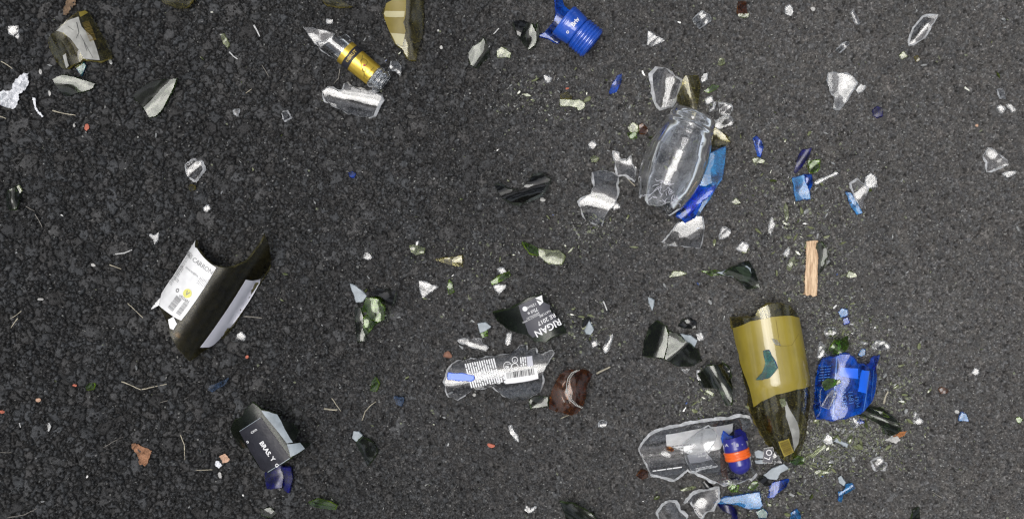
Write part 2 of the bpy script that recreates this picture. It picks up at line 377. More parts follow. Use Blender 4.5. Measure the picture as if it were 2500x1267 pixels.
mr.inputs['To Min'].default_value = 0.72; mr.inputs['To Max'].default_value = 1.28; l.new(nz.outputs['Fac'], mr.inputs['Value'])
nzb = n.new('ShaderNodeTexNoise'); nzb.inputs['Scale'].default_value = 7; nzb.inputs['Detail'].default_value = 3; l.new(tc.outputs['Object'], nzb.inputs['Vector'])
mrb = n.new('ShaderNodeMapRange'); mrb.inputs['From Min'].default_value = 0.3; mrb.inputs['From Max'].default_value = 0.7
mrb.inputs['To Min'].default_value = 0.90; mrb.inputs['To Max'].default_value = 1.10; l.new(nzb.outputs['Fac'], mrb.inputs['Value'])
vo = n.new('ShaderNodeTexVoronoi'); vo.inputs['Scale'].default_value = 330; l.new(tc.outputs['Object'], vo.inputs['Vector'])
vr = n.new('ShaderNodeMapRange'); vr.inputs['From Min'].default_value = 0.1; vr.inputs['From Max'].default_value = 0.75
vr.inputs['To Min'].default_value = 1.2; vr.inputs['To Max'].default_value = 0.45; l.new(vo.outputs['Distance'], vr.inputs['Value'])
vx = n.new('ShaderNodeMix'); vx.data_type = 'FLOAT'; l.new(at.outputs['Alpha'], vx.inputs[0]); vx.inputs[2].default_value = 1.0; l.new(vr.outputs[0], vx.inputs[3])
mf = n.new('ShaderNodeMath'); mf.operation = 'MULTIPLY'; l.new(vx.outputs[0], mf.inputs[0]); l.new(mr.outputs[0], mf.inputs[1])
mr = mf
mm_ = n.new('ShaderNodeMath'); mm_.operation = 'MULTIPLY'; l.new(mr.outputs[0], mm_.inputs[0]); l.new(mrb.outputs[0], mm_.inputs[1])
vm = n.new('ShaderNodeVectorMath'); vm.operation = 'SCALE'; l.new(at.outputs['Color'], vm.inputs[0]); l.new(mm_.outputs[0], vm.inputs['Scale'])
l.new(vm.outputs[0], p.inputs['Base Color']); l.new(b1.outputs[0], p.inputs['Normal'])
out = n.new('ShaderNodeOutputMaterial'); l.new(p.outputs[0], out.inputs['Surface'])
me.materials.append(gm)

def W(px, py):
    return (px - CX) * S, -(py - CY) * S

def gz(px, py, r=6):
    """height the stones carry at a photo pixel, metres"""
    x, y = W(px, py)
    i = int((x + GX) / D_); j = int((y + GY) / D_)
    k = max(1, int(r * S / D_))
    i0, i1 = max(i - k, 0), min(i + k + 1, nx); j0, j1 = max(j - k, 0), min(j + k + 1, ny)
    if i0 >= i1 or j0 >= j1: return 0.0
    return float(np.percentile(HH[j0:j1, i0:i1], 85))

# ------------------------------------------------------------------ mesh helpers (photo pixels in, metres out)
def link(o, parent=None):
    sc.collection.objects.link(o)
    if parent is not None: o.parent = parent
    return o

def tag(o, label, cat, group=None, kind=None):
    o['label'] = label; o['category'] = cat
    if group: o['group'] = group
    if kind: o['kind'] = kind
    return o

def mesh_obj(name, verts, faces, fm, fs, mats, parent=None):
    me = bpy.data.meshes.new(name)
    me.from_pydata(verts, [], faces)
    for m in mats: me.materials.append(m)
    me.polygons.foreach_set('material_index', fm)
    me.polygons.foreach_set('use_smooth', fs)
    me.update()
    return link(bpy.data.objects.new(name, me), parent)

def P(s):
    return [tuple(float(c) for c in q.split(',')) for q in s.split()]

def centroid(poly):
    return sum(p[0] for p in poly) / len(poly), sum(p[1] for p in poly) / len(poly)

def inside(x, y, poly):
    c = False; j = len(poly) - 1
    for i in range(len(poly)):
        xi, yi = poly[i]; xj, yj = poly[j]
        if (yi > y) != (yj > y) and x < (xj - xi) * (y - yi) / (yj - yi) + xi: c = not c
        j = i
    return c

def roughen(poly, seg, jit, rd):
    out = []
    n = len(poly)
    for i in range(n):
        a, b = poly[i], poly[(i + 1) % n]
        L = math.hypot(b[0] - a[0], b[1] - a[1])
        k = max(1, int(L / seg))
        nxn, nyn = -(b[1] - a[1]) / max(L, 1e-6), (b[0] - a[0]) / max(L, 1e-6)
        bow = rd.uniform(-0.035, 0.035) * L if jit > 0 else 0
        for q in range(k):
            t = q / k
            w = 4 * t * (1 - t) * bow + (rd.uniform(-jit, jit) if q else 0)
            out.append((a[0] + (b[0] - a[0]) * t + nxn * w, a[1] + (b[1] - a[1]) * t + nyn * w))
    return out

def shell(poly, hf, th, org, step=6.0, jit=0.5, bevel=0.5, seed=0, rdisp=0.0):
    """a curved plate with the outline poly (px); hf gives the top height in px; th thickness px"""
    rd = random.Random(seed)
    poly = roughen(poly, step * 0.8, jit, rd)
    area = sum(poly[i][0] * poly[(i + 1) % len(poly)][1] - poly[(i + 1) % len(poly)][0] * poly[i][1] for i in range(len(poly)))
    if area < 0: poly = poly[::-1]
    nb = len(poly)
    pts = list(poly)
    x0, x1 = min(p[0] for p in poly), max(p[0] for p in poly)
    y0, y1 = min(p[1] for p in poly), max(p[1] for p in poly)
    gy = y0 + step * 0.5; row = 0
    while gy < y1:
        gx = x0 + step * (0.5 if row % 2 else 0.0)
        while gx < x1:
            q = (gx + rd.uniform(-.15, .15) * step, gy + rd.uniform(-.15, .15) * step)
            if inside(q[0], q[1], poly) and min((q[0] - b[0]) ** 2 + (q[1] - b[1]) ** 2 for b in poly) > (0.45 * step) ** 2:
                pts.append(q)
            gx += step
        gy += step * 0.87; row += 1
    co, _, fcs, ov, _, _ = delaunay_2d_cdt([Vector(q) for q in pts], [], [list(range(nb))], 1, 1e-4)
    co = [(c[0], c[1]) for c in co]
    e = 0.35
    top, bot = [], []
    for (x, y) in co:
        z = hf(x, y)
        dx = (hf(x + e, y) - hf(x - e, y)) / (2 * e); dy = (hf(x, y + e) - hf(x, y - e)) / (2 * e)
        m = math.sqrt(dx * dx + dy * dy + 1)
        N = (-dx / m, -dy / m, 1 / m)
        dz = rd.uniform(-rdisp, rdisp)
        top.append((x, y, z + dz)); bot.append((x - N[0] * th, y - N[1] * th, z - N[2] * th + dz))
    # boundary edges from the faces
    cnt = {}
    for f in fcs:
        for i in range(len(f)):
            a, b = f[i], f[(i + 1) % len(f)]
            cnt[(a, b)] = cnt.get((a, b), 0) + 1
    bd = [(a, b) for (a, b) in cnt if (b, a) not in cnt]
    # outward direction for a chipped, slanting rim
    outd = {}
    for a, b in bd:
        ex, ey = co[b][0] - co[a][0], co[b][1] - co[a][1]
        L = math.hypot(ex, ey) or 1
        for v in (a, b):
            o = outd.get(v, (0, 0)); outd[v] = (o[0] + ey / L, o[1] - ex / L)
    sgn = 1
    if fcs:
        f = fcs[0]
        ar = sum(co[f[i]][0] * co[f[(i + 1) % len(f)]][1] - co[f[(i + 1) % len(f)]][0] * co[f[i]][1] for i in range(len(f)))
        sgn = 1 if ar > 0 else -1
    bv = {}
    ph = rd.uniform(0, 6)
    for i, v in enumerate(outd):
        o = outd[v]; L = math.hypot(*o) or 1
        w = bevel * th * (0.25 + 0.75 * abs(math.sin(ph + co[v][0] * 0.09 + co[v][1] * 0.06))) * rd.uniform(0.8, 1.2) * sgn
        bv[v] = (bot[v][0] + o[0] / L * w, bot[v][1] + o[1] / L * w, bot[v][2])
    verts, faces, fm, fs = [], [], [], []
    nT = len(top)
    verts += top
    verts += [bv.get(i, bot[i]) for i in range(nT)]
    for f in fcs:
        f = list(f)
        ff = f if sgn < 0 else f[::-1]      # photo y runs down, so winding flips
        faces.append(ff); fm.append(0); fs.append(True)
        faces.append([i + nT for i in ff[::-1]]); fm.append(0); fs.append(True)
    for a, b in bd:
        k = len(verts)
        verts += [top[a], top[b], bv.get(b, bot[b]), bv.get(a, bot[a])]
        q = [k, k + 1, k + 2, k + 3]
        faces.append(q if sgn > 0 else q[::-1]); fm.append(1); fs.append(False)
    ox, oy = org
    return [((x - ox) * S, -(y - oy) * S, z * S) for x, y, z in verts], faces, fm, fs

def zmin(vs): return min(v[2] for v in vs)

def wave(seed, amp, wl):
    r = random.Random(seed)
    a, b, c, d = (r.uniform(0, 6.28) for _ in range(4))
    return lambda x, y: amp * (math.sin(x / wl + a) * math.cos(y / wl * 1.2 + b) + 0.5 * math.sin((x + y) / wl * 1.7 + c))

def view_dir(px, py):
    x, y = W(px, py)
    return Vector((-x, -y, H)).normalized()

def tilt_for(px, py, mode, seed, amt=None):
    """slope of a loose shard: it may or may not mirror the bright part of the sky"""
    Nb = (view_dir(px, py) + sdir).normalized()
    r = random.Random(seed * 7 + 3)
    off = {'b': 0.02, 'r': 0.16, 'n': 0.34}[mode] if amt is None else amt
    out = math.atan2(W(px, py)[1], W(px, py)[0])
    a = out + r.uniform(-0.9, 0.9) if mode == 'n' else r.uniform(0, 6.28)
    return Nb.x / Nb.z + off * math.cos(a), Nb.y / Nb.z + off * math.sin(a)

def plate_hf(cx, cy, tilt, R_=None, ang=0.0, up=True, wv=None):
    """gently curved bottle-wall fragment; ang = direction of the bottle axis in the photo, degrees clockwise from +x"""
    ca, sa = math.cos(R(ang)), math.sin(R(ang))
    tx, ty = tilt
    def hf(x, y):
        dx, dy = x - cx, y - cy
        z = -(tx * dx + ty * (-dy))
        if R_:
            u = -dx * sa + dy * ca
            c = R_ - math.sqrt(max(R_ * R_ - u * u, (0.12 * R_) ** 2))
            z += -c if up else c
        if wv: z += wv(x, y)
        return z
    return hf

def shard(name, cat, label, mat, pts, sheen='r', th=6, curve=None, ang=None, up=True, lift=0.0, group=None, seed=None, bevel=0.5, jit=0.5, amp=0.8, tilt=None, parts=None, rdisp=0.0, crease=None):
    poly = P(pts) if isinstance(pts, str) else pts
    cx, cy = centroid(poly)
    seed = int(cx * 13 + cy * 7) if seed is None else seed
    rd = random.Random(seed)
    if ang is None: ang = rd.uniform(0, 180)
    t = tilt_for(cx, cy, sheen, seed) if tilt is None else tilt
    if curve and tilt is None and sheen == 'b':      # broad gentle bend, sky mirrored towards one side only
        curve *= 1.5
        s_ = rd.choice([-1, 1]) * 0.13
        t = (t[0] - s_ * math.sin(R(ang)), t[1] - s_ * math.cos(R(ang)))
    size = max(max(p[0] for p in poly) - min(p[0] for p in poly), max(p[1] for p in poly) - min(p[1] for p in poly))
    hf = plate_hf(cx, cy, t, curve, ang, up, wave(seed, amp * min(1, size / 40), max(8, size / 5)))
    if crease:                       # (x, y, direction, slope): beyond the line the glass bends away
        h0, (kx, ky, ka, ks) = hf, crease
        kn = (-math.sin(R(ka)), math.cos(R(ka)))
        def hf(x, y, h0=h0):
            d = (x - kx) * kn[0] + (y - ky) * kn[1]
            return h0(x, y) - ks * 0.5 * (d + math.sqrt(d * d + 4.0))
    step = max(2.2, size / 14)
    vs, fc, fm, fs = shell(poly, hf, th, (cx, cy), step, jit, bevel, seed, rdisp)
    dz = -zmin(vs)
    vs = [(a, b, c + dz) for a, b, c in vs]
    x, y = W(cx, cy)
    loc = (x, y, gz(cx, cy, size / 3) - 0.0006 + lift * S)
    mm = M[mat]
    if not parts:
        o = mesh_obj(name, vs, fc, fm, fs, mm)
        o.location = loc
        return tag(o, label, cat, group)
    root = link(bpy.data.objects.new(name, None)); root.location = loc
    tag(root, label, cat, group)
    mesh_obj('glass', vs, fc, fm, fs, mm, root)
    parts(root, lambda a, b: hf(a, b) + dz / S, (cx, cy))
    return root

def lifted(hf, off):
    """hf raised by off px along the surface normal, so print clears steep flanks too"""
    def f(x, y):
        e = 1.0
        dx = (hf(x + e, y) - hf(x - e, y)) / (2 * e); dy = (hf(x, y + e) - hf(x, y - e)) / (2 * e)
        return hf(x, y) + off * math.sqrt(1 + min(dx * dx + dy * dy, 12.0))
    return f

def patch(name, poly, hf, org, mat, parent, off=0.8, th=0.7, step=5, jit=0.15, label=None):
    poly = P(poly) if isinstance(poly, str) else poly
    vs, fc, fm, fs = shell(poly, lifted(hf, off), th, org, step, jit, 0.0, 5)
    o = mesh_obj(name, vs, fc, fm, fs, M[mat], parent)
    if label: o['label'] = label
    return o

def text_px(txt, c, ang, size, bold=0.0):
    """letter outlines as triangles in photo pixels; ang clockwise degrees"""
    cu = bpy.data.curves.new('t', 'FONT'); cu.body = txt; cu.size = 1.0; cu.align_x = 'CENTER'; cu.align_y = 'CENTER'
    cu.resolution_u = 3; cu.offset = bold
    o = bpy.data.objects.new('t', cu); sc.collection.objects.link(o)
    dg = bpy.context.evaluated_depsgraph_get()
    m = bpy.data.meshes.new_from_object(o.evaluated_get(dg))
    ca, sa = math.cos(R(ang)), math.sin(R(ang))
    v = [(c[0] + (a.co.x * ca + a.co.y * sa) * size, c[1] + (a.co.x * sa - a.co.y * ca) * size) for a in m.vertices]
    f = [list(q.vertices) for q in m.polygons]
    bpy.data.objects.remove(o); bpy.data.curves.remove(cu); bpy.data.meshes.remove(m)
    return v, f

def inked(name, shapes, hf, org, mat, parent, off=1.8, label=None):
    """printing: flat figures (vertices, faces in px) laid on the surface hf"""
    vs, fc = [], []
    hf = lifted(hf, off); off = 0
    for v, f in shapes:
        k = len(vs)
        vs += [((x - org[0]) * S, -(y - org[1]) * S, (hf(x, y) + off) * S) for x, y in v]
        fc += [[i + k for i in q] for q in f]
    o = mesh_obj(name, vs, fc, [0] * len(fc), [False] * len(fc), [M[mat][0]], parent)
    if label: o['label'] = label
    return o

def bar(x0, y0, x1, y1, w):
    L = math.hypot(x1 - x0, y1 - y0) or 1
    nx_, ny_ = -(y1 - y0) / L * w / 2, (x1 - x0) / L * w / 2
    k = max(1, int(L / 6)); v, f = [], []
    for i in range(k + 1):
        t = i / k; x, y = x0 + (x1 - x0) * t, y0 + (y1 - y0) * t
        v += [(x + nx_, y + ny_), (x - nx_, y - ny_)]
        if i: f.append([2 * i - 2, 2 * i - 1, 2 * i + 1, 2 * i])
    return v, f

def disc(cx, cy, r, r0=0.0, k=18):
    v, f = [], []
    for i in range(k):
        a = 2 * math.pi * i / k
        v += [(cx + r * math.cos(a), cy + r * math.sin(a)), (cx + r0 * math.cos(a), cy + r0 * math.sin(a))]
        j = (i + 1) % k
        f.append([2 * i, 2 * i + 1, 2 * j + 1, 2 * j])
    return v, f

def barcode(a, b, c, seed=1, n=22):
    """bars between corner a -> b (along) with depth vector a -> c"""
    r = random.Random(seed); out = []; t = 0.0
    while t < 1:
        w = r.choice([0.012, 0.02, 0.034]); g = r.choice([0.014, 0.022, 0.03])
        if t + w > 1: break
        m = t + w / 2
        x, y = a[0] + (b[0] - a[0]) * m, a[1] + (b[1] - a[1]) * m
        out.append(bar(x, y, x + c[0] - a[0], y + c[1] - a[1], w * math.hypot(b[0] - a[0], b[1] - a[1])))
        t += w + g
    return out

def lines(a, b, c, n, fill=0.55, seed=1, dash=9):
    """rows of fine print: n rows from a to c, each running a -> b, broken into words"""
    r = random.Random(seed); out = []
    L = math.hypot(b[0] - a[0], b[1] - a[1]); ux, uy = (b[0] - a[0]) / L, (b[1] - a[1]) / L
    hgt = math.hypot(c[0] - a[0], c[1] - a[1]) / n * fill
    for i in range(n):
        t = (i + 0.5) / n
        x, y = a[0] + (c[0] - a[0]) * t, a[1] + (c[1] - a[1]) * t
        s = 0
        while s < L - 2:
            w = min(r.uniform(0.4, 1.6) * dash, L - s)
            out.append(bar(x + ux * s, y + uy * s, x + ux * (s + w), y + uy * (s + w), hgt))
            s += w + r.uniform(1.0, 2.2)
    return out

def cyl_hf(p0, p1, prof, up=True, floor=0.10):
    """height of a lying bottle wall: prof = [(t px along axis, radius px)]"""
    L = math.hypot(p1[0] - p0[0], p1[1] - p0[1]); ux, uy = (p1[0] - p0[0]) / L, (p1[1] - p0[1]) / L
    ts = [a for a, b in prof]; rs = [b for a, b in prof]
    rmax = max(rs)
    def hf(x, y):
        t = (x - p0[0]) * ux + (y - p0[1]) * uy; u = -(x - p0[0]) * uy + (y - p0[1]) * ux
        r = float(np.interp(t, ts, rs))
        q = math.sqrt(max(r * r - u * u, (floor * r) ** 2))
        return q if up else rmax - q
    return hf

def revolve(name, p0, p1, zc, prof, th, mat, parent, org, j0=None, j1=None, nphi=48, ns=None, phi=(0, 360), tilt=0.0, rmod=None):
    """a turned shell around the line p0 -> p1 (px), axis at height zc px; j0/j1(phi) = broken ends"""
    L = math.hypot(p1[0] - p0[0], p1[1] - p0[1]); ux, uy = (p1[0] - p0[0]) / L, (p1[1] - p0[1]) / L
    ts = [a for a, b in prof]; rs = [b for a, b in prof]
    j0 = j0 or (lambda a: ts[0]); j1 = j1 or (lambda a: ts[-1])
    full = abs(phi[1] - phi[0] - 360) < 1e-6
    ns = ns or max(8, int((ts[-1] - ts[0]) / 1.6))
    cols = nphi if full else nphi + 1
    def pos(t, r, a):
        u, z = r * math.sin(a), r * math.cos(a)
        x = p0[0] + ux * t - uy * u; y = p0[1] + uy * t + ux * u
        return ((x - org[0]) * S, -(y - org[1]) * S, (zc + z + tilt * t) * S)
    vo, vi = [], []
    for i in range(cols):
        a = R(phi[0] + (phi[1] - phi[0]) * i / nphi)
        t0, t1 = j0(a), j1(a)
        for s in range(ns + 1):
            t = t0 + (t1 - t0) * s / ns
            r = float(np.interp(t, ts, rs)) * (rmod(a, t) if rmod else 1)
            vo.append(pos(t, r, a)); vi.append(pos(t, max(r - th, 0.3), a))
    n_ = len(vo); V = vo + vi; F, fm, fs = [], [], []
    for i in range(cols if full else cols - 1):
        j = (i + 1) % cols
        for s in range(ns):
            a, b, c, d = i * (ns + 1) + s, i * (ns + 1) + s + 1, j * (ns + 1) + s + 1, j * (ns + 1) + s
            F.append([a, b, c, d]); fm.append(0); fs.append(True)
            F.append([a + n_, d + n_, c + n_, b + n_]); fm.append(0); fs.append(True)
        for s, flip in ((0, False), (ns, True)):
            a, d = i * (ns + 1) + s, j * (ns + 1) + s
            k = len(V); V += [V[a], V[d], V[d + n_], V[a + n_]]
            F.append([k, k + 1, k + 2, k + 3] if not flip else [k + 3, k + 2, k + 1, k]); fm.append(1); fs.append(False)
    if not full:
        for i in (0, cols - 1):
            for s in range(ns):
                a, b = i * (ns + 1) + s, i * (ns + 1) + s + 1
                k = len(V); V += [V[a], V[b], V[b + n_], V[a + n_]]
                F.append([k, k + 1, k + 2, k + 3]); fm.append(1); fs.append(False)
    return mesh_obj(name, V, F, fm, fs, M[mat], parent)

def tube(name, cat, label, mat, pts, w=3.0, group=None, seed=1, taper=0.6):
    """a stalk through px points lying on the stones"""
    pts = P(pts); rd = random.Random(seed + int(pts[0][0]))
    cx, cy = centroid(pts); V, F = [], []
    seq = []
    for i in range(len(pts) - 1):
        a, b = pts[i], pts[i + 1]
        k = max(2, int(math.hypot(b[0] - a[0], b[1] - a[1]) / 6))
        for q in range(k): seq.append((a[0] + (b[0] - a[0]) * q / k + rd.uniform(-.5, .5), a[1] + (b[1] - a[1]) * q / k + rd.uniform(-.5, .5)))
    seq.append(pts[-1])
    m = len(seq); g0 = gz(cx, cy, 12)
    for i, (x, y) in enumerate(seq):
        a = seq[max(i - 1, 0)]; b = seq[min(i + 1, m - 1)]
        L = math.hypot(b[0] - a[0], b[1] - a[1]) or 1
        nx_, ny_ = -(b[1] - a[1]) / L, (b[0] - a[0]) / L
        r = w / 2 * (1 - (1 - taper) * i / m) * rd.uniform(0.85, 1.15)
        for q in range(6):
            an = 2 * math.pi * q / 6
            V.append(((x + nx_ * r * math.cos(an) - cx) * S, -(y + ny_ * r * math.cos(an) - cy) * S, (r + r * 0.8 * math.sin(an) + math.sin(i * 0.7) * 0.4) * S))
    for i in range(m - 1):
        for q in range(6):
            F.append([i * 6 + q, i * 6 + (q + 1) % 6, i * 6 + 6 + (q + 1) % 6, i * 6 + 6 + q])
    F.append(list(range(6))); F.append([(m - 1) * 6 + q for q in range(5, -1, -1)])
    o = mesh_obj(name, V, F, [0] * len(F), [True] * len(F), [M[mat][0]])
    x, y = W(cx, cy); o.location = (x, y, g0 - 0.0002)
    return tag(o, label, cat, group)

def rock_mesh(name, rx, ry, rz, mat, seed, k=3, flat=False):
    import bmesh
    rd = random.Random(seed); bm = bmesh.new()
    bmesh.ops.create_icosphere(bm, subdivisions=2 if k > 2 else 1, radius=1.0)
    cuts = [(Vector((rd.gauss(0, 1), rd.gauss(0, 1), rd.gauss(0, 1))).normalized(), rd.uniform(0.45, 0.85)) for _ in range(7)]
    for v in bm.verts:
        for nrm, d in cuts:
            t = v.co.dot(nrm)
            if t > d: v.co -= nrm * (t - d)
        v.co.x *= rx; v.co.y *= ry; v.co.z *= rz
    z0 = min(v.co.z for v in bm.verts)
    for v in bm.verts: v.co.z -= z0
    me = bpy.data.meshes.new(name); bm.to_mesh(me); bm.free()
    me.materials.append(M[mat][0])
    me.polygons.foreach_set('use_smooth', [not flat] * len(me.polygons))
    return me

def rock(name, cat, label, mat, px, py, rx, ry, rz=None, rot=0, seed=None, group=None, lift=0.0, flat=True):
    seed = int(px + py) if seed is None else seed
    me = rock_mesh(name, rx * S, ry * S, (rz or min(rx, ry) * 0.6) * S, mat, seed, 3, flat)
    o = link(bpy.data.objects.new(name, me)); x, y = W(px, py)
    o.location = (x, y, gz(px, py, 3) - 0.0003 + lift * S); o.rotation_euler = (0, 0, -R(rot))
    return tag(o, label, cat, group)

def crumple(name, cat, label, mat, pts, amp, th=1.2, seed=3, group=None):
    poly = P(pts); cx, cy = centroid(poly)
    rd = random.Random(seed)
    ws = [wave(seed + i, amp / (i + 1), 9.0 / (i + 1)) for i in range(3)]
    hf = lambda x, y: abs(sum(w(x, y) for w in ws)) + 2
    vs, fc, fm, fs = shell(poly, hf, th, (cx, cy), 3.4, 1.2, 0.1, seed, 0.5)
    o = mesh_obj(name, vs, fc, fm, [False] * len(fs), M[mat])
    x, y = W(cx, cy); o.location = (x, y, gz(cx, cy, 15) - zmin(vs) - 0.0004)
    return tag(o, label, cat, group)

# ================================================================== the large bottle pieces
def thing(name, label, cat, c, z=None, group=None, r=20):
    o = link(bpy.data.objects.new(name, None)); x, y = W(*c)
    o.location = (x, y, gz(c[0], c[1], r) - 0.0005 if z is None else z)
    return tag(o, label, cat, group)

# --- olive bottle half with the mustard label
c = (1890, 930)
root = thing('broken_bottle', 'large olive wine bottle half with a mustard yellow label, lying at the right', 'bottle', c)
hfO = cyl_hf((1863, 745), (1922, 1112), [(-20, 82), (0, 82), (190, 83), (255, 70), (310, 52), (350, 32), (385, 14), (400, 10)], True, 0.12)
body = P('1782,775 1800,774 1830,771 1836,754 1858,741 1885,737 1915,743 1935,763 1942,800 1955,850 1970,905 1976,945 1973,1000 1968,1055 1956,1098 1940,1120 1922,1128 1905,1116 1872,1080 1845,1035 1825,985 1812,930 1802,880 1795,830')
vs, fc, fm, fs = shell(body, hfO, 7, c, 7, 0.6, 0.5, 21)
mesh_obj('glass', vs, fc, fm, fs, M['O'], root)
patch('label', '1787,800 1820,781 1870,770 1920,768 1944,773 1957,840 1974,938 1930,943 1880,955 1848,973 1834,990 1815,922 1800,862', hfO, c, 'yellow_paper', root, 0.9, 0.8, 6)
inked('vine_drawing', [bar(1878, 776, 1888, 840, 0.8), bar(1888, 840, 1918, 838, 0.8), bar(1918, 838, 1938, 812, 0.8)], hfO, c, 'olive_ink', root, 1.5)
patch('barcode_sticker', '1893,1073 1917,1064 1934,1100 1911,1112', hfO, c, 'yellow_paper', root, 1.0, 0.6, 4)
inked('barcode', barcode((1896, 1076), (1911, 1108), (1915, 1067), 3), hfO, c, 'olive_ink', root, 2.0)

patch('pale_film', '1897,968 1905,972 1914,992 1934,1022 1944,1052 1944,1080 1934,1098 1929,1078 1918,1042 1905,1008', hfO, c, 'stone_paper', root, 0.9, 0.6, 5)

def on_surface(name, cat, label, mat, pts, hf, base_xy, off, th=4, seed=4, base_z=None, group=None, bevel=0.5):
    """a chip resting on a larger piece, following its top"""
    poly = P(pts); cc = centroid(poly)
    z00 = hf(*cc)
    gx = (hf(cc[0] + 2, cc[1]) - hf(cc[0] - 2, cc[1])) / 4; gy_ = (hf(cc[0], cc[1] + 2) - hf(cc[0], cc[1] - 2)) / 4
    f = lambda x, y: gx * (x - cc[0]) + gy_ * (y - cc[1]) + th
    vs, fc, fm, fs = shell(poly, f, th, cc, 4, 0.3, bevel, seed)
    o = mesh_obj(name, vs, fc, fm, fs, M[mat]); x, y = W(*cc)
    bz = gz(base_xy[0], base_xy[1], 20) - 0.0005 if base_z is None else base_z
    o.location = (x, y, bz + (z00 + off) * S)
    return tag(o, label, cat, group)
on_surface('glass_shard', 'glass shard', 'curved dark teal shard resting on the mustard yellow label', 'T', '1848,852 1860,850 1870,868 1880,890 1862,914 1832,921 1846,905 1853,880', hfO, c, 2.5, 4, 31)
on_surface('glass_chip', 'glass chip', 'small clear chip on the mustard label, above the teal shard', 'F', '1868,822 1880,826 1890,838 1878,836', hfO, c, 2.0, 3, 32)
on_surface('glass_chip', 'glass chip', 'green chip on the shoulder of the olive bottle, below its label', 'P', '1888,968 1900,965 1904,980 1894,986', hfO, c, 2.0, 3, 33)

# --- dark bottle wall with white back label
c = (540, 735)
root = thing('broken_bottle', 'dark olive bottle wall with a white back label, broken to a hook at the top', 'bottle', c)
hfD = cyl_hf((620, 541), (470, 768), [(-200, 92), (500, 92)], True, 0.10)
body = P('482,585 487,603 495,606 510,622 535,643 560,653 590,652 615,640 640,610 655,588 661,575 667,600 667,630 655,660 640,684 600,745 570,795 540,828 522,845 505,856 490,870 479,877 450,835 438,810 432,785 420,765 404,745 403,715 430,675 460,625')
vs, fc, fm, fs = shell(body, hfD, 6, c, 7, 0.4, 0.4, 22)
mesh_obj('glass', vs, fc, fm, fs, M['V'], root)
patch('back_label', '483,588 488,604 496,607 511,623 548,653 465,778 440,765 405,744 404,716 431,676 461,626', hfD, c, 'paper', root, 0.9, 0.7, 6)
patch('front_label', '612,682 625,685 638,681 635,692 528,840 519,845 503,844', hfD, c, 'lilac_paper', root, 0.9, 0.7, 6, label='white front label edge seen from the side')
patch('label_remnant', '433,776 446,769 455,786 447,800 438,797', hfD, c, 'paper', root, 0.9, 0.7, 4)
A = 33
ink = [text_px('MAS CARRON', (500, 640), A, 15), text_px('GRAN RESERVA', (487, 663), A, 6), text_px('VEGAN', (471, 727), A, 9, 0.02), text_px('V', (479, 714), A, 15, 0.02), text_px('SO2', (447, 682), A, 9)]
ink += lines((440, 668), (455, 646), (452, 676), 3, 0.3, 4, 4)
inked('printed_text', ink, hfD, c, 'grey_ink', root, 2.2)
inked('fine_print', lines((424, 690), (474, 612), (434, 696), 4, 0.3, 5, 5), hfD, c, 'grey_ink', root, 1.7)
inked('fine_print', lines((520, 700), (532, 682), (500, 690), 6, 0.25, 6, 5) , hfD, c, 'grey_ink', root, 1.7)
inked('vegan_mark', [disc(479, 714, 11)], hfD, c, 'lemon_ink', root, 1.8)
inked('barcode', barcode((430, 747), (452, 718), (444, 757), 9, 12) + barcode((452, 760), (474, 731), (462, 767), 8), hfD, c, 'grey_ink', root, 1.8)
inked('recycling_mark', [disc(453, 707, 4.5, 3)], hfD, c, 'ink', root, 1.8)
shard('label_scrap', 'label scrap', 'white pointed scrap beside the left corner of the white back label', 'paper', '403,721 403,738 389,745 370,755 386,735', 'r', 3, lift=1)

# --- clear neck with gold foil
c = (880, 160)
root = thing('bottle_neck', 'clear bottle neck wrapped in gold foil with a black band', 'bottle neck', c)
A0, A1 = (846, 132), (946, 214)
rz = 31
hfN = cyl_hf(A0, A1, [(-150, 31), (0, 31), (90, 27), (140, 27)], True, 0.15)
neck = P('866,108 846,89 838,97 815,101 806,110 790,112 776,112 790,128 826,153 832,158')
vs, fc, fm, fs = shell(neck + [], lambda x, y: hfN(x, y) + rz * 0.9, 5, c, 5, 0.4, 0.5, 23)
mesh_obj('jagged_glass', vs, fc, fm, fs, M['C'], root)
shard('glass_shard', 'glass shard', 'clear triangular shard lying at the jagged end of the gold foil neck', 'R', '744,69 780,76 818,85 812,100 786,116 770,109', 'b', 5, 120, 20, lift=14)
revolve('neck_wall', A0, A1, rz, [(-14, 30), (0, 29.5), (96, 26.5)], 4, 'C', root, c, j0=lambda a: -12 + 6 * math.sin(3 * a) + 5 * math.sin(5 * a + 1))
revolve('gold_foil', A0, A1, rz, [(0, 30.6), (90, 27.6)], 0.6, 'gold_foil', root, c)
revolve('black_band', A0, A1, rz, [(14, 31.0), (33, 30.3)], 0.5, 'black_paper', root, c)
revolve('finish', A0, A1, rz, [(91, 26), (93, 29), (99, 30), (102, 27), (106, 26.5), (108, 29.5), (114, 29.5), (118, 27), (122, 26)], 7, 'F', root, c)
hN = lambda x, y: cyl_hf(A0, A1, [(0, 31), (90, 28)], True, 0.15)(x, y) + rz
an = math.degrees(math.atan2(82, 100))
ux, uy = math.cos(R(an)), math.sin(R(an))
def at(t, u): return (A0[0] + ux * t - uy * u, A0[1] + uy * t + ux * u)
inked('band_lettering', [text_px('BRUT', at(23.5, -5), an - 90, 11, 0.02), text_px('DE', at(23.5, 12), an - 90, 8, 0.02)], hN, c, 'gold_ink', root, 1.4)
pt = [at(42, -20), at(50, -8), at(58, 4), at(72, 10), at(80, 22)]
sw = [bar(*pt[i], *pt[i + 1], 1.1) for i in range(4)] + [disc(*at(56, -8), 9, 7.8), disc(*at(68, 6), 5, 4), bar(*at(82, -14), *at(82, 6), 1.0), bar(*at(74, 14), *at(86, 16), 1.0)]
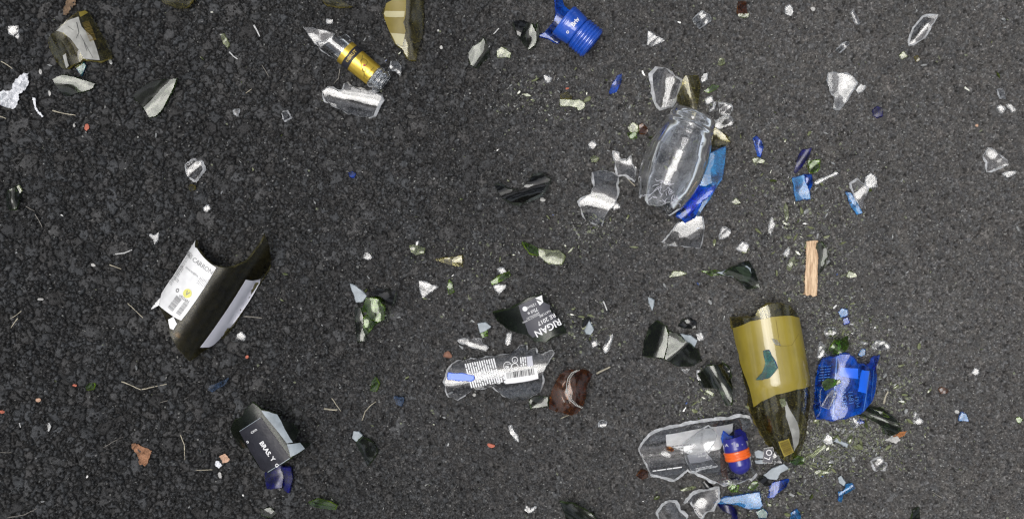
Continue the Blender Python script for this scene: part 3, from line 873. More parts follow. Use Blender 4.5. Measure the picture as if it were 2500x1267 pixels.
inked('foil_engraving', sw, hN, c, 'olive_ink', root, 1.2)
inked('crest', [disc(*at(62, -3), 3.2)], hN, c, 'red_ink', root, 1.3)

# --- blue ribbed neck
c = (1395, 75)
root = thing('bottle_neck', 'bright blue bottle neck with ribbed screw ring and white lettering', 'bottle neck', c)
B0, B1 = (1368, 52), (1446, 116)
rz = 43
revolve('collar', B0, B1, rz, [(8, 42), (14, 43.5), (17, 42), (22, 43), (50, 40), (53, 37)], 5, 'blue_foil', root, c)
rib = [(54, 38), (57, 41)]
t = 58
while t < 96:
    rib += [(t, 40.5), (t + 2, 42), (t + 5, 42), (t + 7, 39)]; t += 8
rib += [(98, 40), (101, 36)]
revolve('screw_ring', B0, B1, rz, rib, 8, 'blue_foil', root, c, ns=70)
hB0 = cyl_hf(B0, B1, [(-90, 48), (0, 43), (60, 43)], True, 0.2)
vs, fc, fm, fs = shell(P('1313,88 1330,82 1350,62 1358,40 1356,10 1352,-12 1368,-12 1372,2 1377,20 1400,36 1390,60 1376,84 1362,108 1353,103 1338,95'), lambda x, y: hB0(x, y) * 0.85, 5, c, 6, 0.5, 0.5, 24)
mesh_obj('jagged_glass', vs, fc, fm, fs, M['B'], root)
hB = lambda x, y: cyl_hf(B0, B1, [(0, 44), (22, 43.3), (50, 40.3)], True, 0.15)(x, y) + rz
an = math.degrees(math.atan2(64, 78)); ux, uy = math.cos(R(an)), math.sin(R(an))
def atb(t, u): return (B0[0] + ux * t - uy * u, B0[1] + uy * t + ux * u)
inked('lettering', [text_px('Briv', atb(36, -7), an - 90, 15, 0.03), text_px('o', atb(36, 22), an - 90, 13, 0.02)], hB, c, 'white_ink', root, 1.2)

# --- clear rounded bottle
c = (1640, 405)
root = thing('broken_bottle', 'clear round-shouldered small bottle with embossed letters, lying over a blue shard', 'bottle', c)
C0, C1 = (1683, 296), (1592, 516)
hc_p = [(-6, 55), (4, 57), (12, 56), (20, 61), (26, 60), (40, 65), (90, 76), (140, 76), (180, 68), (210, 57), (238, 46)]
jg = lambda a: 222 + 9 * math.sin(2 * a + 0.6) + 6 * math.sin(5 * a) + 3 * math.sin(9 * a + 2)
revolve('glass', C0, C1, 74, [(-14, 44), (-12, 51)] + hc_p, 5, 'J', root, c, j1=jg, nphi=96, ns=100, rmod=lambda a, t: 1 + 0.010 * math.sin(6 * a + 0.9 + 0.006 * t) + 0.004 * math.sin(13 * a + t * 0.03))
hC = lambda x, y: cyl_hf(C0, C1, hc_p, True, 0.15)(x, y) + 74
an = math.degrees(math.atan2(220, -91))
ux, uy = math.cos(R(an)), math.sin(R(an))
def atc(t, u): return (C0[0] + ux * t - uy * u, C0[1] + uy * t + ux * u)
em = []
for i, ch in enumerate('QUOVERTIS'):
    u = 38 - i * 9.6
    q = atc(52 + 0.0016 * u * u * 2, u)
    em.append(text_px(ch, q, an - 90 + u * -0.25, 11, 0.015))
inked('embossed_letters', em, hC, c, 'emboss', root, 0.8)
inked('mould_rings', [bar(*atc(24, 46 - 4 * i), *atc(24 - 2 * math.cos(i), 42 - 4 * i), 1.2) for i in range(23)], hC, c, 'emboss', root, 0.5)

rq = random.Random(3)
sq = []
for i in range(46):
    t, u = rq.uniform(172, 218), rq.uniform(-40, 30)
    q = atc(t, u); a = rq.uniform(0, 6.28); L_ = rq.uniform(4, 11)
    m = (q[0] + L_ * math.cos(a), q[1] + L_ * math.sin(a))
    sq.append(bar(*q, *m, 1.0)); b = a + rq.uniform(-1.4, 1.4)
    sq.append(bar(*m, m[0] + L_ * .7 * math.cos(b), m[1] + L_ * .7 * math.sin(b), 0.9))
inked('crinkle_pattern', sq, hC, c, 'lilac_paper', root, 0.6)
# --- cobalt square bottle base
c = (2055, 940)
root = thing('broken_bottle', 'cobalt blue bottle base with embossed letters and broken corners', 'bottle', c)
hfB = cyl_hf((2066, 850), (2050, 1030), [(-40, 92), (220, 92)], True, 0.1)
hfB2 = lambda x, y: hfB(x, y) - 40 + 0.9 * math.sin(x * .11) * math.sin(y * .09)
vs, fc, fm, fs = shell(P('2000,876 2026,869 2040,862 2062,862 2073,872 2082,885 2113,891 2126,883 2128,874 2144,871 2135,891 2140,923 2135,956 2128,974 2099,1000 2066,1010 2026,1020 1986,1016 1982,996 1986,938 1993,894'), hfB2, 8, c, 6, 0.6, 0.6, 25)
mesh_obj('glass', vs, fc, fm, fs, M['B'], root)
patch('square_facet', '2041,892 2082,895 2083,920 2036,912', hfB2, c, 'blue_flat', root, 2, 1.5, 6)
patch('long_facet', '2092,899 2113,902 2104,956 2082,950 2086,930', hfB2, c, 'blue_flat', root, 2, 1.5, 6)
em = [text_px('CONDES', (2046, 958), 84, 17), text_px('1681', (2064, 965), 84, 17), text_px('1934', (2080, 975), 84, 14)]
em += lines((1998, 890), (2020, 886), (1992, 930), 6, 0.3, 9, 7) + [bar(2032, 868, 2022, 1018, 3.2), bar(2113, 905, 2098, 998, 2.5), bar(2126, 900, 2120, 975, 1.5)]
inked('embossed_letters', em, hfB2, c, 'blue_emboss', root, 1.2)
on_surface('glass_chip', 'glass chip', 'pair of clear splinters lying on the cobalt bottle base', 'F', '1996,986 2010,960 2022,947 2028,952 2018,980 2010,993', hfB2, c, 2.0, 4, 34)
on_surface('glass_chip', 'glass chip', 'deep green chip on the left flank of the cobalt bottle base', 'G', '1998,930 2008,920 2030,924 2026,936 2004,948', hfB2, c, 2.0, 4, 35)
on_surface('glass_chip', 'glass chip', 'pale yellow-green chip on the cobalt bottle base, above the clear splinters', 'P', '2024,927 2036,922 2040,927 2030,934', hfB2, c, 3.0, 3, 36)

# --- clear half bottle cradling the blue and orange neck
c = (1700, 1095)
root = thing('broken_bottle', 'clear half bottle lying open like a cradle, with a white label and jagged rim', 'bottle', c)
hfH = cyl_hf((1561, 1106), (1830, 1080), [(0, 76), (300, 80)], False, 0.2)
hfH2 = lambda x, y: hfH(x, y) * 0.8 + 9
vs, fc, fm, fs = shell(P('1561,1095 1567,1084 1584,1062 1612,1046 1649,1039 1715,1026 1759,1021 1802,1013 1824,1018 1833,1032 1831,1038 1815,1051 1815,1067 1824,1088 1829,1106 1829,1130 1840,1147 1824,1158 1787,1170 1759,1174 1741,1166 1711,1154 1691,1146 1682,1146 1676,1141 1658,1153 1641,1164 1612,1158 1587,1152 1579,1130 1568,1115'), hfH2, 6, c, 6.5, 0.6, 0.65, 26)
mesh_obj('glass', vs, fc, fm, fs, M['R'], root)
patch('label', '1624,1058 1660,1052 1720,1040 1787,1029 1787,1050 1758,1095 1724,1102 1690,1112 1668,1100 1650,1093 1627,1088', hfH2, c, 'paper', root, -7.2, 0.8, 6)
patch('torn_label', '1678,1110 1722,1102 1738,1120 1710,1128 1684,1130', hfH2, c, 'lilac_paper', root, -7.2, 0.8, 6, label='torn grey label remnant')
inked('printed_text', [text_px('DISTILLED', (1712, 1068), 90, 7)] + lines((1640, 1084), (1690, 1078), (1640, 1100), 2, 0.4, 12, 6), hfH2, c, 'grey_ink', root, -6.2)
qr = []
rq = random.Random(5)
for i in range(7):
    for j in range(5):
        if rq.random() < 0.5:
            x, y = 1688 + i * 6 + j, 1096 + j * 6 - i
            qr.append(bar(x, y, x + 5, y - 0.7, 4.5))
inked('crinkled_print', qr, hfH2, c, 'white_ink', root, 0.6)
inked('wear_marks', lines((1590, 1143), (1665, 1133), (1592, 1149), 1, 0.4, 14, 18) + lines((1695, 1140), (1740, 1132), (1696, 1146), 2, 0.5, 15, 5), hfH2, c, 'white_ink', root, 0.6)
shard('glass_shard', 'glass shard', 'thin clear shard leaning inside the open clear half bottle', 'C', '1664,1080 1690,1058 1722,1034 1742,1054 1736,1076 1716,1104 1742,1126 1704,1136 1684,1145 1672,1120', 'r', 4, 90, 170, False, 22)
rock('glass_chip', 'glass chip', 'small amber chip on the label of the clear half bottle', 'A', 1634, 1094, 10, 6, 4, 10, lift=17)

# --- navy and orange neck
c = (1797, 1105)
root = thing('bottle_neck', 'navy bottle neck with a glossy orange ring, lying inside the clear half bottle', 'bottle neck', c, gz(1797, 1105, 20) + 0.0055)
E0, E1 = (1783, 1066), (1803, 1142)
rz = 31
revolve('collar', E0, E1, rz, [(-6, 24), (2, 26.5), (20, 29.5), (26, 29)], 4, 'blue_cap', root, c)
revolve('orange_ring', E0, E1, rz, [(26, 29), (27, 31.5), (31, 32), (33, 30.5), (36, 31.8), (39, 30.5), (42, 32), (47, 31.5), (49, 28)], 5, 'orange', root, c, ns=40)
revolve('dome', E0, E1, rz, [(49, 26.5), (62, 27), (72, 24), (80, 17), (85, 8), (86, 1)], 0.8, 'blue_cap', root, c, ns=30)
hE = lambda x, y: cyl_hf(E0, E1, [(0, 26.5), (20, 29.6)], True, 0.15)(x, y) + rz
em = []
for i, ch in enumerate('A*B*'):
    em.append(text_px(ch, (1764 + i * 12, 1078 - (2 if i in (1, 2) else 0)), -8 + i * 5, 10, 0.03))
inked('silver_stars', em, hE, c, 'lilac_paper', root, 0.9)
vs, fc, fm, fs = shell(P('1753,1064 1757,1047 1778,1060 1776,1070 1758,1080'), lambda x, y: 30 + (x - 1750) * .5, 5, c, 4, 0.3, 0.5, 2)
mesh_obj('jagged_glass', vs, fc, fm, fs, M['B'], root)
vs, fc, fm, fs = shell(P('1784,1060 1786,1044 1798,1040 1812,1050 1816,1066 1800,1066'), lambda x, y: 36 + (y - 1050) * .5, 5, c, 4, 0.3, 0.5, 2)
mesh_obj('jagged_glass', vs, fc, fm, fs, M['N'], root)

# --- clear piece with white printing and barcode
c = (1220, 910)
root = thing('broken_bottle', 'clear bottle wall printed with white small text and a barcode', 'bottle', c)
hfP = cyl_hf((1090, 930), (1340, 895), [(0, 98), (300, 98)], True, 0.15)
hfP2 = lambda x, y: hfP(x, y) - 62
vs, fc, fm, fs = shell(P('1087,931 1096,902 1106,887 1117,880 1150,874 1206,867 1248,861 1255,853 1265,850 1269,843 1284,842 1286,854 1307,848 1309,860 1326,863 1347,854 1351,858 1340,875 1331,894 1323,911 1324,928 1317,956 1297,966 1279,979 1259,976 1235,968 1218,955 1205,941 1158,946 1118,973 1098,966 1091,948'), hfP2, 6, c, 6, 0.5, 0.85, 27)
mesh_obj('glass', vs, fc, fm, fs, M['R'], root)
wi = lines((1134, 886), (1150, 944), (1208, 872), 13, 0.60, 21, 16) + lines((1212, 906), (1216, 934), (1232, 903), 3, 0.6, 22, 8)
wi += [disc(1239, 890, 10, 8.6), text_px('8', (1238, 893), 90, 12, 0.03), disc(1257, 876, 7.5, 6), disc(1257, 892, 9, 7), text_px('J', (1242, 886), 90, 8), text_px('G', (1257, 877), 90, 8)]
wi += lines((1268, 870), (1270, 892), (1284, 868), 3, 0.6, 23, 10)
inked('printed_text', wi, hfP2, c, 'white_ink', root, 0.9)
patch('barcode_panel', '1231,905 1308,894 1314,921 1234,934', hfP2, c, 'paper', root, 0.9, 0.6, 6)
inked('barcode', barcode((1236, 906), (1304, 896), (1238, 921), 31), hfP2, c, 'ink', root, 1.9)
patch('white_panel', '1285,868 1299,866 1302,890 1288,893', hfP2, c, 'lilac_paper', root, 0.9, 0.6, 5)
on_surface('glass_shard', 'glass shard', 'bright blue oblong chip on the left end of the printed clear bottle wall', 'blue_flat', '1096,907 1130,908 1157,913 1158,922 1150,926 1095,922', hfP2, c, 2.0, 4, 37)

# --- amber heel
c = (1390, 955)
root = thing('broken_bottle', 'brown amber bottle heel with a stippled ring', 'bottle', c)
hfA = lambda x, y: 26 - ((x - 1392) ** 2 / 190.0 + (y - 958) ** 2 / 330.0) + (1.0 if (x - 1345) > 0.35 * abs(y - 955) + 30 else 0)
hfA2 = lambda x, y: max(hfA(x, y), 6 + 0.02 * (x - 1340))
vs, fc, fm, fs = shell(P('1340,997 1342,966 1353,937 1368,911 1381,902 1410,901 1431,902 1445,914 1441,924 1431,940 1431,961 1423,992 1410,1005 1394,1012 1368,1006'), hfA2, 7, c, 5, 0.7, 0.4, 28)
mesh_obj('glass', vs, fc, fm, fs, M['A'], root)
arc = [(1408, 902), (1395, 908), (1386, 920), (1382, 937), (1383, 956), (1391, 974), (1404, 986), (1420, 994)]
sh = [bar(*arc[i], *arc[i + 1], 1.8) for i in range(len(arc) - 1)]
sh2 = []
for i in range(len(arc) - 1):
    for q in range(4):
        t = q / 4; x = arc[i][0] + (arc[i + 1][0] - arc[i][0]) * t + 5; y = arc[i][1] + (arc[i + 1][1] - arc[i][1]) * t
        sh2.append(disc(x, y, 1.5, 0, 6))
inked('base_ring', sh, hfA2, c, 'stone_paper', root, 1.5)
inked('stipple_ring', sh2, hfA2, c, 'stone_paper', root, 1.8)

# --- charcoal label piece
c = (1300, 780)
def rigan(root, hf, org):
    A = 152
    patch('label', '1266,744 1322,718 1326,735 1342,743 1340,757 1350,765 1360,780 1363,788 1300,822 1290,812 1280,785', hf, org, 'charcoal_paper', root, 0.9, 0.6, 5)
    patch('barcode_panel', '1306,726 1322,719 1325,736 1317,744', hf, org, 'paper', root, 1.7, 0.3, 4)
    inked('barcode', barcode((1309, 731), (1322, 736), (1306, 727), 3), hf, org, 'ink', root, 2.6)
    inked('printed_text', [text_px('RIGAN', (1336, 797), A, 23, 0.02), text_px('RE 2017', (1333, 777), A, 14, 0.015), text_px('NATURE', (1329, 763), A, 8), text_px('75cl e', (1300, 758), A, 11, 0.01), text_px('12%vol', (1297, 745), A, 9), disc(1281, 752, 6), text_px('IMPORTED BY', (1300, 768), A, 5.5), text_px('PRODUCT OF SPAIN', (1296, 775), A, 5)], hf, org, 'white_ink', root, 2.0)
shard('broken_bottle', 'bottle', 'dark green bottle piece with a charcoal label reading RIGAN 2017', 'E', '1202,763 1240,755 1265,742 1290,725 1322,718 1340,743 1360,775 1372,790 1382,808 1345,820 1330,832 1305,832 1285,815 1260,810 1235,800 1215,785', 'n', 6, 110, 60, parts=rigan, seed=5, tilt=(-0.22, -0.13))
shard('label_scrap', 'label scrap', 'pale grey scrap tucked under the lower tip of the charcoal label', 'grey_paper', '1308,820 1334,811 1327,831 1311,829', 'b', 3, lift=12)

# --- black label piece
def bras(root, hf, org):
    patch('label', '597,1045 655,1007 724,1104 666,1142 647,1137 624,1098', hf, org, 'black_paper', root, 0.9, 0.8, 6)
    patch('grey_stripe', '656,991 673,994 692,1001 701,1016 730,1067 716,1069 664,1004', hf, org, 'grey_paper', root, 1.0, 0.8, 6)
    patch('grey_corner', '716,1071 746,1069 757,1083 725,1101', hf, org, 'grey_paper', root, 1.0, 0.8, 5)
    inked('white_trim', [bar(666, 1141, 723, 1104, 1.6)], hf, org, 'grey_paper', root, 2.1)
    inked('white_trim', [bar(598, 1044, 654, 1008, 1.1)], hf, org, 'grey_paper', root, 2.1)
    inked('printed_text', [text_px('BRAS.', (664, 1083), 56, 16, 0.03), text_px('Y', (681, 1107), 50, 16, 0.03), text_px('G', (691, 1122), 50, 12, 0.03), text_px('CAVA', (637, 1041), -34, 7, 0.02), disc(618, 1069, 3.2, 1.6)], hf, org, 'white_ink', root, 2.1)
shard('broken_bottle', 'bottle', 'dark bottle piece with a creased black label reading BRAS and a pale grey stripe', 'E', '569,1042 584,1020 606,1009 613,993 635,973 656,990 673,993 693,1000 701,1015 728,1024 741,1042 730,1068 770,1073 758,1084 723,1104 695,1124 664,1143 646,1137 626,1108 615,1084 593,1093 578,1081', 'n', 6, 88, 57, parts=bras, seed=9, tilt=(-0.22, -0.14))

# --- olive piece upper left with torn label
def olv(root, hf, org):
    patch('label', '147,81 158,73 176,56 199,46 207,70 214,78 232,95 251,151 213,147 196,118 180,98 166,86 158,84', hf, org, 'stone_paper', root, 0.9, 0.7, 5)
    patch('label_scrap', '161,140 170,135 176,165 168,170', hf, org, 'stone_paper', root, 0.9, 0.7, 4)
    patch('yellow_tip', '199,34 212,29 219,33 203,46', hf, org, 'ochre_band', root, 0.9, 0.7, 4)
    inked('barcode', barcode((208, 60), (228, 108), (222, 54), 4), hf, org, 'olive_ink', root, 1.4)
    inked('cracks', [bar(196, 60, 202, 85, 1.4), bar(202, 85, 196, 100, 1.0), bar(205, 90, 236, 146, 0.8), bar(215, 110, 222, 130, 0.8), bar(176, 70, 190, 80, 0.9)], hf, org, 'ink', root, 1.9)
shard('broken_bottle', 'bottle', 'olive bottle piece with a torn cracked grey label near the upper left corner', 'O', '121,99 133,88 146,81 176,53 199,33 212,28 220,33 245,76 269,113 277,143 255,153 212,149 206,156 184,164 172,171 159,172 139,153 124,123', 'n', 6, 100, 62, parts=olv, seed=4, tilt=(0.02, 0.0))

def gld(root, hf, org):
    patch('label', '944,12 975,-4 993,-6 992,40 986,60 992,80 985,118 966,108 951,78 940,50 938,38', hf, org, 'ochre_band', root, 0.9, 0.6, 5)
    patch('pale_band', '938,36 942,30 990,32 988,46 942,44', hf, org, 'gold_band', root, 1.8, 0.3, 5)
    patch('pale_band', '955,84 991,88 985,117 968,109', hf, org, 'gold_band', root, 1.8, 0.3, 5)
shard('broken_bottle', 'bottle', 'olive shard with a gold banded label, cut by the top of the photo', 'O', '932,33 945,10 975,-6 1035,-10 1036,40 1030,95 1016,150 1000,150 985,125 965,110 950,75 945,50', 'n', 6, 100, 85, parts=gld, seed=6, tilt=(0.0, 0.0))

# --- printed scraps
def lo(root, hf, org):
    inked('printed_text', [text_px('LO', (1875, 1108), -70, 20, 0.0)], hf, org, 'white_ink', root, 1.0)
    patch('label', '1866,1094 1886,1091 1882,1128 1862,1126', hf, org, 'charcoal_paper', root, 0.5, 0.3, 4)
shard('label_scrap', 'label scrap', 'charcoal label scrap reading LO beside the tip of the olive bottle', 'K', '1864,1092 1888,1089 1884,1130 1860,1128', 'b', 4, parts=lo, lift=2)
shard('label_scrap', 'label scrap', 'rounded pale grey scrap left of the LO label', 'grey_paper', '1842,1102 1852,1098 1864,1103 1862,1118 1846,1117', 'b', 3)
shard('label_scrap', 'label scrap', 'narrow pale grey scrap below the LO label', 'grey_paper', '1843,1124 1858,1121 1876,1128 1858,1131 1845,1130', 'b', 3)
shard('glass_shard', 'glass shard', 'thin clear shard between the LO label and the olive bottle tip', 'C', '1886,1100 1893,1108 1906,1128 1892,1126 1888,1132', 'r', 4)

